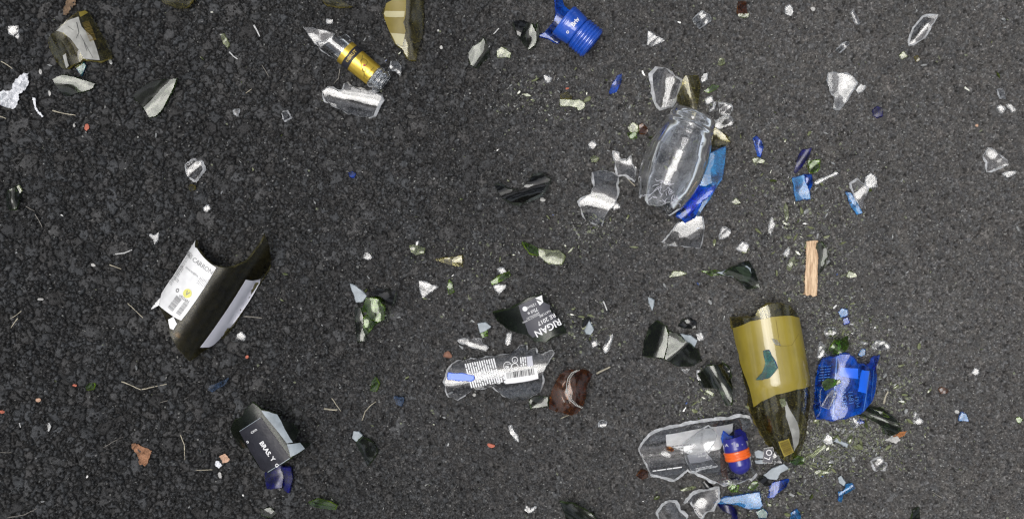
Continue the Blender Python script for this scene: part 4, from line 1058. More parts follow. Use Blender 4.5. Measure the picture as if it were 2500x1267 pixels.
# ================================================================== loose shards, one line each
# name | category | label | glass | sheen (b mirrors the sky, r partly, n not) | thickness | curve radius | axis | up | lift | outline
T = '''
glass_shard|glass shard|small teal shard under the lower edge of the cracked grey label|T|b|4|0|0|1|0|184,164 207,154 210,163 199,187
glass_shard|glass shard|dark ribbed blue-grey shard below the cracked grey label|D|b|5|70|10|1|0|134,196 156,186 186,191 212,199 235,206 229,216 216,222 186,229 159,237 143,216
glass_shard|glass shard|pale olive pointed shard with a dusty grey face, right of the dark ribbed shard|D|b|5|120|-40|1|0|324,235 351,212 381,199 414,196 434,194 420,228 401,262 381,284 365,288 351,262
glass_chip|glass chip|small clear triangle above the crumpled white foil|C|b|4|0|0|1|0|20,66 43,65 44,95 22,80
glass_chip|glass chip|thick clear six-sided chip alone on the dark stones|R|r|8|0|0|1|0|455,402 472,391 490,396 497,415 487,432 478,441 457,430
glass_shard|glass shard|amber shard cut by the top edge, above the dark stones at left|O|n|5|90|0|1|0|385,-8 400,8 440,24 462,21 478,3 480,-10
glass_shard|glass shard|dark amber sliver on the top edge, left of the gold foil neck|O|n|5|90|0|1|0|780,-6 800,14 845,21 860,19 835,5 820,-8
glass_chip|glass chip|narrow green splinter standing alone near the top left|P|r|4|0|0|1|0|538,84 545,83 560,108 555,118 544,105
glass_chip|glass chip|small clear chip above the lone pale stalks, left of the framed clear square|F|r|4|0|0|1|0|571,268 585,268 581,283 573,278
glass_chip|glass chip|clear square chip with bright rim, left of the ridged clear lump|R|n|5|0|0|1|0|688,275 700,273 711,288 695,296
glass_shard|glass shard|ridged thick clear lump below the gold foil neck|R|b|9|48|12|1|0|790,226 803,217 833,228 841,224 844,206 850,204 856,214 906,226 931,236 932,246 925,257 917,275 913,284 900,288 874,284 850,279 813,259 797,249
glass_chip|glass chip|clear curled chip at the mouth of the gold foil neck|F|b|5|20|30|1|6|947,178 958,152 972,150 979,166 976,186 966,172
glass_chip|glass chip|small pale square chip above the gold foil neck|F|b|4|0|0|1|0|797,49 812,49 811,58 799,58
glass_shard|glass shard|green shard with a grey sheen, below the dark and grey pair at the top|D|b|6|60|120|1|0|1144,130 1155,115 1175,105 1180,96 1192,115 1196,140 1175,155 1165,168 1150,160 1145,145
glass_chip|glass chip|pale oblong chip with green edge beside the sheened green shard|P|b|5|0|0|1|0|1213,125 1225,117 1248,132 1245,142 1215,140
glass_shard|glass shard|black shard touching the jagged tip of the blue neck|K|n|6|50|20|1|0|1253,54 1280,51 1302,60 1296,75 1284,95 1265,92
glass_shard|glass shard|twisted grey-green shard between the black shard and the blue neck|D|b|6|34|100|1|4|1266,95 1285,60 1298,62 1308,82 1312,62 1318,85 1305,115 1290,124 1280,112
glass_shard|glass shard|pale bar-shaped shard with a dark notch, in the open asphalt below the blue neck|P|b|4|0|0|1|0|1366,243 1415,246 1428,254 1425,265 1412,271 1408,263 1368,259
glass_chip|glass chip|olive chip tucked above the pale bar-shaped shard|O|n|4|0|0|1|0|1368,230 1385,225 1395,240 1372,242
glass_chip|glass chip|cobalt crescent chip right of the blue ribbed neck|B|r|5|30|120|1|0|1487,225 1495,205 1508,185 1518,182 1517,200 1505,225 1490,230
glass_chip|glass chip|white-sheened clear chip between the blue neck and the pale bar|F|b|4|0|0|1|0|1328,184 1345,193 1340,202 1333,200
glass_chip|glass chip|small clear hooked chip right of the centre, above the hourglass shard|C|b|4|0|0|1|0|1437,352 1446,346 1455,355 1448,364 1441,360
glass_chip|glass chip|round yellow-green chip above the hourglass shard|P|r|5|14|0|1|0|1442,383 1452,380 1459,387 1456,396 1445,397
glass_chip|glass chip|bright white triangular clear chip right of the blue neck|F|b|3|0|0|1|0|1582,77 1622,101 1590,114 1580,110
glass_shard|glass shard|folded clear chip at the top, right of the white triangle|F|b|5|26|60|1|0|1690,50 1712,32 1730,38 1733,52 1722,60 1705,72
glass_chip|glass chip|amber chip at the top edge with a pale lower rim|A|n|4|0|0|1|0|1803,5 1822,3 1823,34 1800,33
glass_chip|glass chip|narrow pale chip under the amber chip at the top edge|P|b|4|0|0|1|0|1801,34 1827,35 1826,43 1803,42
glass_chip|glass chip|pale clear chip at the top, right of the amber chip|F|b|4|0|0|1|0|1918,20 1928,14 1936,30 1930,40 1919,36
glass_shard|glass shard|oval clear shard with a thick bright rim, above the round-shouldered bottle|R|r|8|70|100|0|0|1592,185 1605,170 1625,168 1658,198 1660,205 1648,240 1636,260 1612,265 1600,250 1594,215
glass_shard|glass shard|olive striped shard standing against the oval clear shard|O|r|6|36|75|1|0|1668,190 1703,187 1708,210 1703,240 1697,270 1690,292 1668,272 1648,242 1662,205
glass_chip|glass chip|clear oblong chip above the tongue-shaped clear chip|C|r|6|0|0|1|0|1755,255 1765,253 1783,262 1786,272 1778,283 1755,275
glass_chip|glass chip|tongue-shaped clear chip beside the neck of the round-shouldered bottle|C|r|6|0|0|1|6|1732,302 1770,287 1784,290 1784,305 1755,316 1742,312
glass_shard|glass shard|olive shard with pale stripes poking out behind the round-shouldered bottle|O|b|6|40|15|1|0|1700,297 1730,303 1765,330 1780,350 1760,362 1725,356 1712,330
glass_chip|glass chip|white-faced square chip right of the striped olive shard|F|b|4|0|0|1|0|1722,242 1736,238 1740,248 1726,254
glass_chip|glass chip|grey clear chip just below the white-faced square chip|F|r|4|0|0|1|0|1732,258 1745,250 1742,266 1732,272
glass_chip|glass chip|oval pale chip at the upper right of the striped olive shard|F|b|4|0|0|1|0|1711,196 1718,181 1726,180 1724,195 1714,202
glass_chip|glass chip|long green splinter right of the striped olive shard|G|r|3|0|0|1|0|1717,223 1740,208 1755,211 1748,218 1728,227
glass_chip|glass chip|yellow-green chip left of the neck of the round-shouldered bottle|P|b|5|0|0|1|0|1533,312 1545,300 1556,308 1556,322 1540,324
glass_chip|glass chip|green wedge below the yellow-green chip near the round-shouldered bottle|G|r|4|0|0|1|0|1530,326 1552,324 1554,338 1540,340
glass_chip|glass chip|amber chip next to the yellow-green chip near the round-shouldered bottle|A|r|5|0|0|1|0|1560,306 1568,302 1582,318 1578,328 1562,326
glass_chip|glass chip|blue leaf-shaped chip right of the round-shouldered bottle|B|r|4|28|80|1|0|1837,338 1843,335 1858,346 1863,360 1855,384 1849,382
glass_chip|glass chip|pale chip directly under the blue leaf-shaped chip|P|b|4|0|0|1|0|1837,389 1848,386 1866,393 1862,399 1840,397
glass_shard|glass shard|folded navy shard above the light blue shard|N|b|5|18|120|1|3|1937,420 1945,385 1955,368 1978,363 1972,385 1955,410 1942,424
glass_chip|glass chip|olive green chip between the navy shard and the white sliver|G|r|5|0|0|1|0|1972,392 1998,392 1998,412 1988,424 1975,420
glass_shard|glass shard|light blue oblong shard below the navy shard|L|b|5|60|80|1|3|1932,437 1958,429 1962,445 1972,470 1975,487 1960,486 1942,492 1937,470
glass_chip|glass chip|dark blue lobe on the right of the light blue oblong shard|B|n|5|26|90|1|0|1957,428 1980,428 1985,445 1975,468 1966,465
glass_chip|glass chip|long thin white sliver right of the light blue oblong shard|F|b|4|0|0|1|0|1988,446 2038,421 2042,425 2012,440 1990,450
glass_shard|glass shard|clear four-sided shard with bright rim beside a blue splinter|R|r|6|0|0|1|4|2075,450 2090,441 2102,450 2113,460 2113,470 2103,507 2095,500 2082,475
glass_shard|glass shard|blue splinter lying along the clear four-sided shard|L|b|5|22|65|1|0|2063,470 2074,471 2092,497 2103,520 2090,524 2078,508
glass_chip|glass chip|clear kite-shaped chip above the clear four-sided shard|F|b|5|0|0|1|0|2112,433 2125,425 2138,438 2139,455 2115,460
glass_shard|glass shard|milky clear shard with a narrow tail, far upper right|F|b|6|90|70|1|0|2020,182 2050,182 2075,190 2085,205 2070,230 2060,250 2045,267 2033,265 2035,235 2023,222
glass_shard|glass shard|slim clear shard like a leaf near the top right corner|R|r|6|40|120|0|0|2220,110 2226,72 2245,48 2277,44 2264,68 2250,95 2232,107
glass_chip|glass chip|small cobalt chip alone at the right|N|r|6|0|0|1|0|2131,270 2142,261 2153,268 2153,284 2140,287 2131,283
glass_shard|glass shard|clear shard with a notched left side at the right edge|R|r|6|0|0|1|0|2400,382 2411,361 2430,374 2455,395 2456,405 2430,411 2408,420 2409,398
glass_chip|glass chip|small clear chip near the notched shard at the right edge|F|b|4|0|0|1|0|2448,425 2462,419 2476,421 2458,434
glass_chip|glass chip|grey clear chip high at the right edge|F|n|4|0|0|1|0|2433,220 2446,219 2455,242 2442,240
glass_chip|glass chip|tiny clear hook chip at the right edge below the grey chip|C|b|4|0|0|1|0|2456,257 2468,256 2477,270 2470,275 2464,266
glass_chip|glass chip|pale clear boxy chip left of the tiny hook chip|C|b|4|0|0|1|0|2434,264 2442,258 2451,266 2444,278
glass_chip|glass chip|white clear chip with an upright shape near the top right|F|b|5|12|60|1|0|2078,32 2084,26 2090,38 2098,56 2092,61 2083,50
glass_chip|glass chip|white knobbly chip below the upright white chip|F|b|5|12|60|1|0|2040,124 2052,112 2068,104 2071,109 2058,120 2046,130
glass_chip|glass chip|pale chip beside the tail of the milky clear shard|F|b|5|0|0|1|0|2090,220 2100,207 2110,212 2104,222 2094,228
glass_shard|glass shard|dark green spiny shard at the left edge|D|r|6|30|80|1|0|20,468 45,455 55,470 50,490 46,510 26,513 18,490
glass_chip|glass chip|pale folded chip on top of the dark spiny shard at the left edge|P|b|4|0|0|1|8|38,462 48,453 56,466 50,474 42,470
glass_chip|glass chip|grey pointed chip on the coarse stones above the white back label|F|b|4|0|0|1|0|365,573 376,576 388,567 385,585 378,596 373,583
glass_chip|glass chip|grey flake right of the coarse stones at the left|F|b|4|0|0|1|0|497,509 508,502 514,509 503,518
glass_chip|glass chip|small cobalt chip in the open asphalt below the gold foil neck|B|r|4|0|0|1|0|851,422 860,418 868,425 864,434 854,431
glass_chip|glass chip|clear rounded triangle alone between the dark bottle wall and the centre|F|b|4|0|0|1|0|886,628 897,612 908,629 899,634
glass_shard|glass shard|blue-grey pointed shard left of the black shard|grey_paper|b|4|0|0|1|0|854,692 870,700 895,722 885,736 870,738
glass_shard|glass shard|black shard between the blue-grey point and the open asphalt|K|n|6|60|20|1|0|903,716 925,703 968,712 964,728 958,747 945,740 922,728
glass_shard|glass shard|grey and green shard overlapping the black shard|G|b|6|50|80|1|10|882,760 895,727 908,727 925,730 942,750 940,780 925,785 905,775 895,758
glass_shard|glass shard|bright green shard under the grey and green shard|G|r|6|40|60|1|3|890,775 903,766 925,785 908,803 893,819 888,800
glass_shard|glass shard|dark green shard standing left of the bright green shard|D|r|6|40|90|1|0|866,752 880,750 888,775 887,805 900,830 872,832 868,790
glass_chip|glass chip|pale five-sided chip beside the lower end of the dark bottle wall|F|b|4|0|0|1|0|579,815 590,811 598,822 594,830 579,826
glass_shard|glass shard|black curved crescent shard with white glints, middle of the photo|K|r|7|34|165|0|0|1208,455 1215,452 1240,462 1265,468 1285,450 1300,432 1325,429 1342,440 1320,475 1275,498 1250,495 1225,484
glass_shard|glass shard|hourglass-shaped clear shard with thick bright rim|R|b|8|80|10|1|0|1447,420 1480,417 1508,432 1503,450 1504,478 1497,500 1478,520 1467,551 1430,538 1413,495 1440,475 1450,455
glass_chip|glass chip|frosty clear chip touching the hourglass shard on its right|F|b|4|0|0|1|0|1492,500 1505,496 1513,506 1500,512
glass_shard|glass shard|clear boot-shaped shard left of the round-shouldered bottle|R|b|6|70|20|0|0|1498,372 1508,376 1515,392 1530,394 1539,384 1542,402 1548,415 1548,443 1528,427 1508,428 1502,400
glass_shard|glass shard|striped pale green shard with a ragged lower edge, left of the brown and pale triangle|P|r|5|24|20|1|0|1000,600 1010,597 1037,605 1035,617 1015,623 1002,615
glass_shard|glass shard|long triangular shard, brown above and pale below|O|r|5|70|10|1|0|1060,634 1100,628 1128,624 1129,652 1095,646
glass_shard|glass shard|grey-green notched shard above the charcoal label piece|P|b|6|60|10|1|3|1315,608 1350,612 1365,610 1378,625 1370,645 1340,645 1316,625
glass_shard|glass shard|dark green shard hidden under the left of the grey-green notched shard|G|n|5|0|0|1|0|1275,590 1300,598 1318,612 1314,624 1294,618
glass_chip|glass chip|bright green wedge above a small pale triangle|G|r|5|0|0|1|3|1197,688 1215,676 1243,664 1245,673 1225,686 1200,695
glass_chip|glass chip|pale triangle pointing down under the bright green wedge|F|b|4|0|0|1|0|1202,695 1235,696 1231,706 1220,716 1211,708
glass_chip|glass chip|white glinting chip at the upper end of the bright green wedge|F|b|4|0|0|1|3|1215,656 1228,655 1236,664 1224,668
glass_shard|glass shard|grey triangular shard pointing right, left of a green splinter|F|b|4|0|0|1|0|1022,685 1067,700 1031,729
glass_chip|glass chip|upright green splinter right of the grey triangular shard|G|r|4|0|0|1|0|1092,700 1098,683 1104,690 1108,712 1096,718
glass_chip|glass chip|pale grey chip on green, left of the dark green label piece|grey_paper|b|4|0|0|1|3|1166,790 1185,787 1199,797 1183,808 1172,813
glass_chip|glass chip|green chip under the lower side of the pale grey chip|G|r|4|0|0|1|0|1172,808 1190,806 1190,820 1178,824
glass_chip|glass chip|slim pale upright chip above the printed clear bottle wall|F|b|4|0|0|1|0|1235,836 1240,812 1248,815 1245,838 1238,843
glass_chip|glass chip|pale teardrop chip in front of a black sliver, right of the charcoal label|grey_paper|b|4|0|0|1|4|1428,806 1438,783 1449,805 1442,816 1431,814
glass_chip|glass chip|black sliver behind the pale teardrop chip|K|n|5|0|0|1|0|1421,800 1425,782 1440,775 1443,782 1432,798
glass_shard|glass shard|clear striped shard with a white tip, upper left of the printed clear bottle wall|R|b|5|26|15|1|0|1117,830 1172,828 1178,838 1190,848 1185,854 1150,845
glass_shard|glass shard|narrow clear shard with white foot right of the teardrop chip|C|b|5|20|110|1|0|1472,850 1480,825 1494,816 1489,842 1478,859
glass_chip|glass chip|square clear chip left of the narrow clear shard with white foot|C|b|4|0|0|1|0|1445,836 1455,833 1457,843 1447,847
glass_shard|glass shard|fan-shaped clear shard below the blue shards|R|b|5|100|160|1|0|1618,592 1640,565 1655,545 1690,530 1710,530 1716,560 1708,606 1660,600
glass_chip|glass chip|clear pyramid chip right of the fan-shaped shard|F|b|6|0|0|1|0|1757,582 1763,555 1784,568 1778,577
glass_chip|glass chip|milky square-ended chip with a white spot, left of the wooden stick|F|b|5|0|0|1|0|1797,607 1812,592 1826,600 1820,618
glass_shard|glass shard|dark green shard with a pale grey tongue, above the olive bottle|D|n|7|44|20|1|0|1760,668 1785,652 1810,640 1828,636 1840,662 1850,702 1820,706 1805,690 1785,674
glass_shard|glass shard|pale grey tongue of glass lying on the dark green shard above the olive bottle|grey_paper|b|4|40|20|1|16|1748,666 1790,653 1820,649 1828,655 1828,672 1821,688 1790,677
glass_shard|glass shard|thin green splinter pointing left from the pale grey tongue|G|r|4|0|0|1|0|1712,662 1740,660 1768,664 1768,671 1735,672
glass_chip|glass chip|pale green boat-shaped chip left of the thin green splinter|P|b|4|0|0|1|0|1634,676 1645,662 1660,662 1674,668 1655,674
glass_chip|glass chip|upright clear needle chip between the pyramid chip and the wooden stick|C|b|4|0|0|1|0|1875,568 1883,533 1891,548 1880,571
glass_chip|glass chip|slim white chip above the pair of dark sheened shards|grey_paper|b|4|0|0|1|0|1582,725 1596,733 1595,745 1592,758 1586,742
glass_shard|glass shard|small sheened shard at the upper right of the large sheened dark shard|grey_paper|b|4|60|30|1|6|1660,815 1685,819 1700,831 1691,850 1676,836
glass_shard|glass shard|blackish shard with a thin white line, above the small sheened shard|K|r|6|30|40|1|0|1655,795 1665,782 1685,775 1700,785 1697,800 1672,802
glass_chip|glass chip|pale oblong chip left of the yellow label, beside the small sheened shard|F|b|4|0|0|1|0|1700,816 1711,812 1717,826 1704,830
glass_shard|glass shard|crushed dark green shard between the sheened shard and the olive bottle|D|r|7|30|60|1|0|1700,912 1722,890 1760,884 1778,900 1783,940 1778,985 1765,985 1745,945 1712,946
glass_chip|glass chip|white chip on the left of the crushed dark green shard|F|b|4|0|0|1|6|1702,905 1708,905 1710,928 1702,926
glass_chip|glass chip|pale oblong chip below the crushed dark green shard|P|b|4|0|0|1|0|1722,955 1727,951 1742,960 1738,966
glass_chip|glass chip|hollow clear triangle under the large sheened dark shard|C|r|3|0|0|1|0|1665,901 1683,900 1674,912
glass_shard|glass shard|dark green shard half hidden behind the wooden stick|D|r|5|50|90|1|0|1990,594 2003,593 2012,604 2018,620 2010,655 1996,672 1990,668
glass_shard|glass shard|blue-grey curved sliver above the black label piece|S|n|3|0|0|1|0|507,952 512,942 560,921 548,938 518,956
glass_chip|glass chip|grey sheened chip on the upper left of a dark shard, right of the black label|grey_paper|b|4|0|0|1|5|861,1068 864,1051 877,1053 888,1064 874,1078
glass_shard|glass shard|dark green shard below the grey sheened chip, right of the black label|D|n|6|50|60|1|0|872,1080 888,1063 915,1080 923,1100 915,1115 897,1136 887,1112
glass_shard|glass shard|dark green bar near the bottom edge|G|n|5|40|5|1|0|752,1225 775,1216 800,1219 825,1229 820,1240 760,1235
glass_shard|glass shard|navy shard in two facets under the black label piece|N|n|5|60|90|1|0|646,1155 656,1144 690,1134 694,1160 690,1188 652,1192 648,1175
glass_shard|glass shard|dark navy shard right of the two-faceted navy shard|N|n|5|60|80|1|3|688,1136 712,1138 717,1165 706,1202 694,1196 690,1165
glass_chip|glass chip|dark green chip with a white bracket glint at the bottom left|D|r|4|0|0|1|0|637,1242 660,1238 675,1252 664,1262 640,1256
glass_chip|glass chip|blue chip alone left of the printed clear bottle wall|S|n|4|0|0|1|0|961,967 985,972 980,991 967,986
glass_chip|glass chip|dark green chip between the blue chip and the bright green shard|G|n|4|0|0|1|0|908,930 918,918 926,936 918,955 904,955
glass_chip|glass chip|thin jagged white flake below the printed clear bottle wall|F|b|3|0|0|1|0|1242,1040 1248,1038 1254,1050 1262,1062 1266,1078 1256,1068 1246,1058
glass_chip|glass chip|round pale clear bead right of the amber heel, below|F|b|6|12|0|1|0|1463,1030 1470,1024 1479,1028 1480,1038 1472,1043 1464,1040
glass_shard|glass shard|dark green shard cut by the bottom edge near the middle|D|n|6|60|40|1|0|1365,1219 1395,1222 1420,1234 1442,1244 1465,1278 1385,1282
glass_chip|glass chip|small clear triangle with a tail near the bottom middle|C|b|4|0|0|1|0|1281,1246 1286,1234 1295,1243 1308,1236 1300,1246 1290,1250
glass_shard|glass shard|flat dark green shard between the printed clear wall and the amber heel|D|b|5|60|0|1|0|1292,978 1300,968 1338,967 1337,989 1294,996
glass_shard|glass shard|curved clear shard with bright rim left of the long sky blue shard|R|r|7|60|130|0|0|1672,1228 1690,1207 1712,1198 1748,1189 1750,1215 1735,1240 1720,1246 1710,1264 1695,1243 1688,1222
glass_shard|glass shard|thin-rimmed clear shard cut by the bottom edge|R|n|7|70|60|0|0|1606,1250 1618,1232 1632,1222 1645,1223 1657,1245 1672,1258 1672,1285 1615,1285
glass_shard|glass shard|long sky blue shard with a pointed left end, near the bottom|L|b|5|140|10|1|5|1742,1226 1765,1213 1800,1207 1849,1197 1856,1228 1850,1236 1825,1238 1790,1228
glass_shard|glass shard|navy curled shard under the long sky blue shard|N|r|5|20|70|1|0|1752,1230 1785,1232 1798,1244 1796,1280 1786,1280 1784,1252 1762,1244
glass_shard|glass shard|blue shard between the long sky blue shard and the bottle tip|B|b|5|36|110|1|0|1872,1213 1880,1180 1900,1173 1926,1170 1918,1188 1895,1203 1888,1212
glass_shard|glass shard|pale grey blade of glass below the LO label|grey_paper|b|4|0|0|1|6|1862,1158 1882,1142 1910,1130 1921,1140 1902,1152 1893,1168 1874,1166
glass_shard|glass shard|black shard under the pale grey blade|K|n|5|0|0|1|0|1848,1168 1870,1160 1886,1172 1880,1184 1866,1184
glass_chip|glass chip|small emerald green chip at the bottom, right of the long sky blue shard|T|b|5|0|0|1|0|1845,1248 1862,1240 1872,1250 1870,1261 1852,1262
glass_chip|glass chip|blue chip cut by the bottom edge, right of the emerald chip|L|r|5|20|70|1|0|1926,1272 1930,1250 1945,1241 1953,1255 1948,1275
glass_shard|glass shard|grey pointed shard above the cobalt bottle base|F|b|5|30|80|1|0|1997,873 2003,833 2012,845 2024,866 2014,873
glass_shard|glass shard|dark green clump of glass above the cobalt bottle base|G|n|6|30|40|1|0|2016,850 2032,828 2070,820 2064,844 2040,862 2026,862
glass_chip|glass chip|pale folded chip on the dark green clump above the cobalt bottle base|P|b|4|0|0|1|8|2040,838 2046,832 2049,845 2043,860
glass_shard|glass shard|pale leaf-shaped shard above the cobalt bottle base to the right|F|b|5|30|20|1|0|2125,848 2138,833 2163,834 2166,848 2148,856
glass_shard|glass shard|striped bright green shard trailing from the cobalt bottle base|D|r|6|26|20|1|0|2070,1000 2095,994 2125,990 2155,998 2180,1020 2192,1048 2172,1064 2150,1040 2118,1020 2085,1010
glass_chip|glass chip|dark green curved chip at the end of the striped green shard|D|b|6|20|70|1|0|2150,1040 2160,1022 2172,1032 2168,1056 2156,1058
glass_chip|glass chip|square clear chip with a bright rim, alone lower right|R|r|6|0|0|1|0|2127,1125 2148,1118 2163,1132 2158,1145 2137,1147
glass_chip|glass chip|folded pale grey chip above the zigzag blue shard|grey_paper|b|4|0|0|1|4|2045,1164 2052,1160 2062,1176 2058,1184 2047,1176
glass_shard|glass shard|zigzag blue shard alone near the bottom right|L|b|4|18|150|1|0|2044,1198 2056,1196 2062,1180 2076,1176 2083,1190 2066,1200 2056,1206 2054,1226 2046,1222
glass_chip|glass chip|blue wedge at the far right with a white crumb beside it|L|b|5|0|0|1|0|2340,1026 2346,1006 2357,1010 2362,1027
glass_chip|glass chip|yellow amber chip at the far right|A|r|5|0|0|1|0|2292,948 2302,944 2313,950 2312,957 2296,961
glass_chip|glass chip|hollow clear wedge right of the striped green shard|C|r|4|0|0|1|0|2228,1032 2233,1006 2240,1016 2249,1028 2240,1034
glass_chip|glass chip|small emerald speck chip near the right edge|G|b|4|0|0|1|0|2480,1020 2488,1017 2494,1024 2489,1032 2483,1029
glass_chip|glass chip|pale oval chip at the right, level with the cobalt bottle base|F|b|4|0|0|1|0|2373,910 2380,899 2388,902 2387,911 2380,915
glass_chip|glass chip|violet and clear chip under the striped green shard|B|b|5|14|0|1|0|2090,1030 2098,1020 2108,1030 2098,1034
glass_chip|glass chip|clear crumpled chip left of the violet and clear chip|F|b|5|14|60|1|0|2074,1022 2090,1015 2096,1026 2088,1040 2076,1044
glass_chip|glass chip|light blue chip at the top of the green trail above the cobalt bottle base|L|b|5|0|0|1|2|2046,762 2054,753 2066,756 2067,768 2052,774
glass_chip|glass chip|blue chip below the light blue chip in the green trail|B|b|4|0|0|1|2|2057,780 2068,775 2072,787 2060,792
glass_chip|glass chip|round clear chip in the green trail above the cobalt bottle base|C|b|6|16|0|1|0|2012,808 2020,800 2034,800 2040,812 2030,818 2018,818
glass_chip|glass chip|small blue chip between the cobalt base and the pale leaf-shaped shard|L|b|4|0|0|1|0|2096,866 2103,852 2111,853 2110,866 2102,870
glass_shard|glass shard|blue winged chip at the upper right corner of the cobalt bottle base|B|r|5|20|120|1|6|2120,893 2132,874 2146,868 2138,890 2128,902
glass_chip|glass chip|pale green chip right of the dark green shard by the wooden stick|P|b|4|0|0|1|0|2066,675 2072,663 2088,668 2090,675 2078,678
glass_chip|glass chip|long pale green splinter left of the wooden stick|P|r|4|0|0|1|0|1921,655 1925,635 1940,625 1938,642 1928,660
glass_chip|glass chip|white drop-shaped chip above the long pale green splinter|F|b|4|0|0|1|0|1914,620 1926,604 1926,618 1920,627
glass_chip|glass chip|olive green splinter standing above the drop-shaped chip|P|r|4|0|0|1|0|1914,510 1918,495 1923,508 1924,530 1920,540
glass_chip|glass chip|greenish chip with a grey top, right of the deep blue shards|P|b|4|0|0|1|0|1786,494 1796,485 1808,496 1796,499
glass_chip|glass chip|green chip with a grey top, upper right, below the slim clear leaf|P|b|4|0|0|1|0|2195,136 2204,128 2214,138 2202,145
glass_chip|glass chip|olive chip just right of the green chip with a grey top|O|r|4|0|0|1|0|2232,140 2240,138 2246,146 2238,151
glass_chip|glass chip|olive chip near the thick clear six-sided chip|O|n|4|0|0|1|0|458,460 465,452 477,455 475,465 462,466
glass_chip|glass chip|green chip on the coarse stones at the lower left|G|n|4|0|0|1|0|209,943 220,934 234,936 230,948 213,951
glass_chip|glass chip|amber chip upper right, below the folded clear chip|P|r|4|0|0|1|0|1750,158 1757,142 1766,144 1768,156 1758,160
glass_chip|glass chip|small dark green chip cut by the bottom edge at the right|D|n|5|0|0|1|0|2226,1242 2240,1238 2246,1275 2222,1275
glass_chip|glass chip|grey clear chip among the splinters below the cobalt bottle base|F|b|5|0|0|1|0|2010,1075 2018,1060 2030,1066 2030,1080 2016,1084
glass_chip|glass chip|pale grey folded chip right of the grey clear chip, below the cobalt base|grey_paper|b|4|0|0|1|2|2035,1076 2046,1068 2056,1078 2068,1082 2066,1090 2052,1082
glass_chip|glass chip|long pale green blade below the cobalt bottle base|P|b|4|0|0|1|0|1976,1113 1992,1098 2012,1084 2014,1090 1996,1104 1982,1116
glass_chip|glass chip|pale green blade lying level, lower left of the square clear chip|P|b|4|0|0|1|0|1988,1150 2000,1146 2021,1150 2021,1154 1992,1157
glass_shard|glass shard|green shard at the very tip of the olive bottle|G|n|5|30|10|1|0|1924,1124 1945,1112 1962,1116 1960,1130 1940,1136
glass_chip|glass chip|olive green chip above the left end of the long sky blue shard|G|r|4|0|0|1|0|1777,1190 1788,1180 1802,1182 1798,1198 1784,1200
glass_chip|glass chip|dark curled chip under the clear half bottle|K|r|5|14|50|1|0|1712,1176 1722,1172 1740,1184 1742,1196 1722,1192
glass_chip|glass chip|yellow-green splinter left of the dark curled chip|P|r|3|0|0|1|0|1660,1196 1676,1189 1698,1188 1690,1194 1668,1199
glass_chip|glass chip|green splinter between the sky blue shard and the black shard|G|r|4|0|0|1|0|1826,1190 1838,1176 1848,1174 1850,1182 1836,1194
glass_chip|glass chip|brown dark chip at the left foot of the clear half bottle|A|n|4|0|0|1|0|1554,1160 1566,1145 1580,1150 1582,1165 1568,1170
'''
UP = {'1': True, '0': False}
for ln in T.strip().split('\n'):
    nm, ct, lb, mt, shn, th, cv, ag, up, lf, pts = ln.split('|')
    shard(nm, ct, lb, mt, pts, shn, float(th) * 0.9, float(cv) or None, float(ag), UP[up], float(lf), bevel={'C': 0.8, 'F': 0.8, 'R': 0.9}.get(mt, 0.5))

shard('glass_shard', 'glass shard', 'dark green shard with a pale corner, left of the sheened pair', 'D', '1567,868 1572,830 1584,798 1600,783 1622,795 1628,815 1625,845 1618,872', 'b', 5.5, 260, 100, crease=(1606, 835, 108, 0.34), amp=0.5)
shard('glass_shard', 'glass shard', 'large dark shard with a white-blue sheen on its upper half', 'D', '1621,874 1628,808 1650,812 1672,832 1700,852 1714,880 1690,893 1655,893', 'b', 5.5, 260, 35, lift=3, crease=(1655, 853, -38, 0.36), amp=0.5)
shard('glass_chip', 'glass chip', 'bright green glint of glass along the striped green shard', 'G', '2092,1000 2120,996 2148,1003 2162,1014 2140,1010 2110,1006', 'r', 4, lift=5)
# blue shards around the round-shouldered bottle
shard('glass_shard', 'glass shard', 'large light blue shard sticking out from under the round-shouldered bottle', 'L', '1722,382 1745,371 1768,362 1766,400 1760,440 1735,482 1715,510 1700,540 1680,530 1668,500 1690,450 1700,425', 'b', 5, 200, 110, True, 2, seed=3)
shard('glass_shard', 'glass shard', 'deep blue crumpled shard at the foot of the round-shouldered bottle', 'B', '1672,456 1700,457 1722,462 1738,455 1732,474 1722,484 1706,492 1700,512 1692,534 1668,546 1645,528 1655,500 1680,475', 'r', 6, 34, 140, True, 14, seed=8, amp=1.5)

# --- wooden stick
c = (1979, 655)
poly = P('1967,590 1980,588 1994,587 1996,604 1994,650 1993,700 1992,721 1984,724 1976,719 1970,722 1962,718 1963,690 1965,650 1966,615')
vs, fc, fm, fs = shell(poly, lambda x, y: 11 + 0.5 * math.sin((x - 1965) * 0.8), 10, c, 4, 0.5, 0.05, 3)
o = mesh_obj('wooden_stick', vs, fc, fm, fs, M['wood']); x, y = W(*c); o.location = (x, y, gz(c[0], c[1], 20) + 0.0006 - zmin(vs))
tag(o, 'flat raw wooden stick with one splintered end', 'wooden stick')

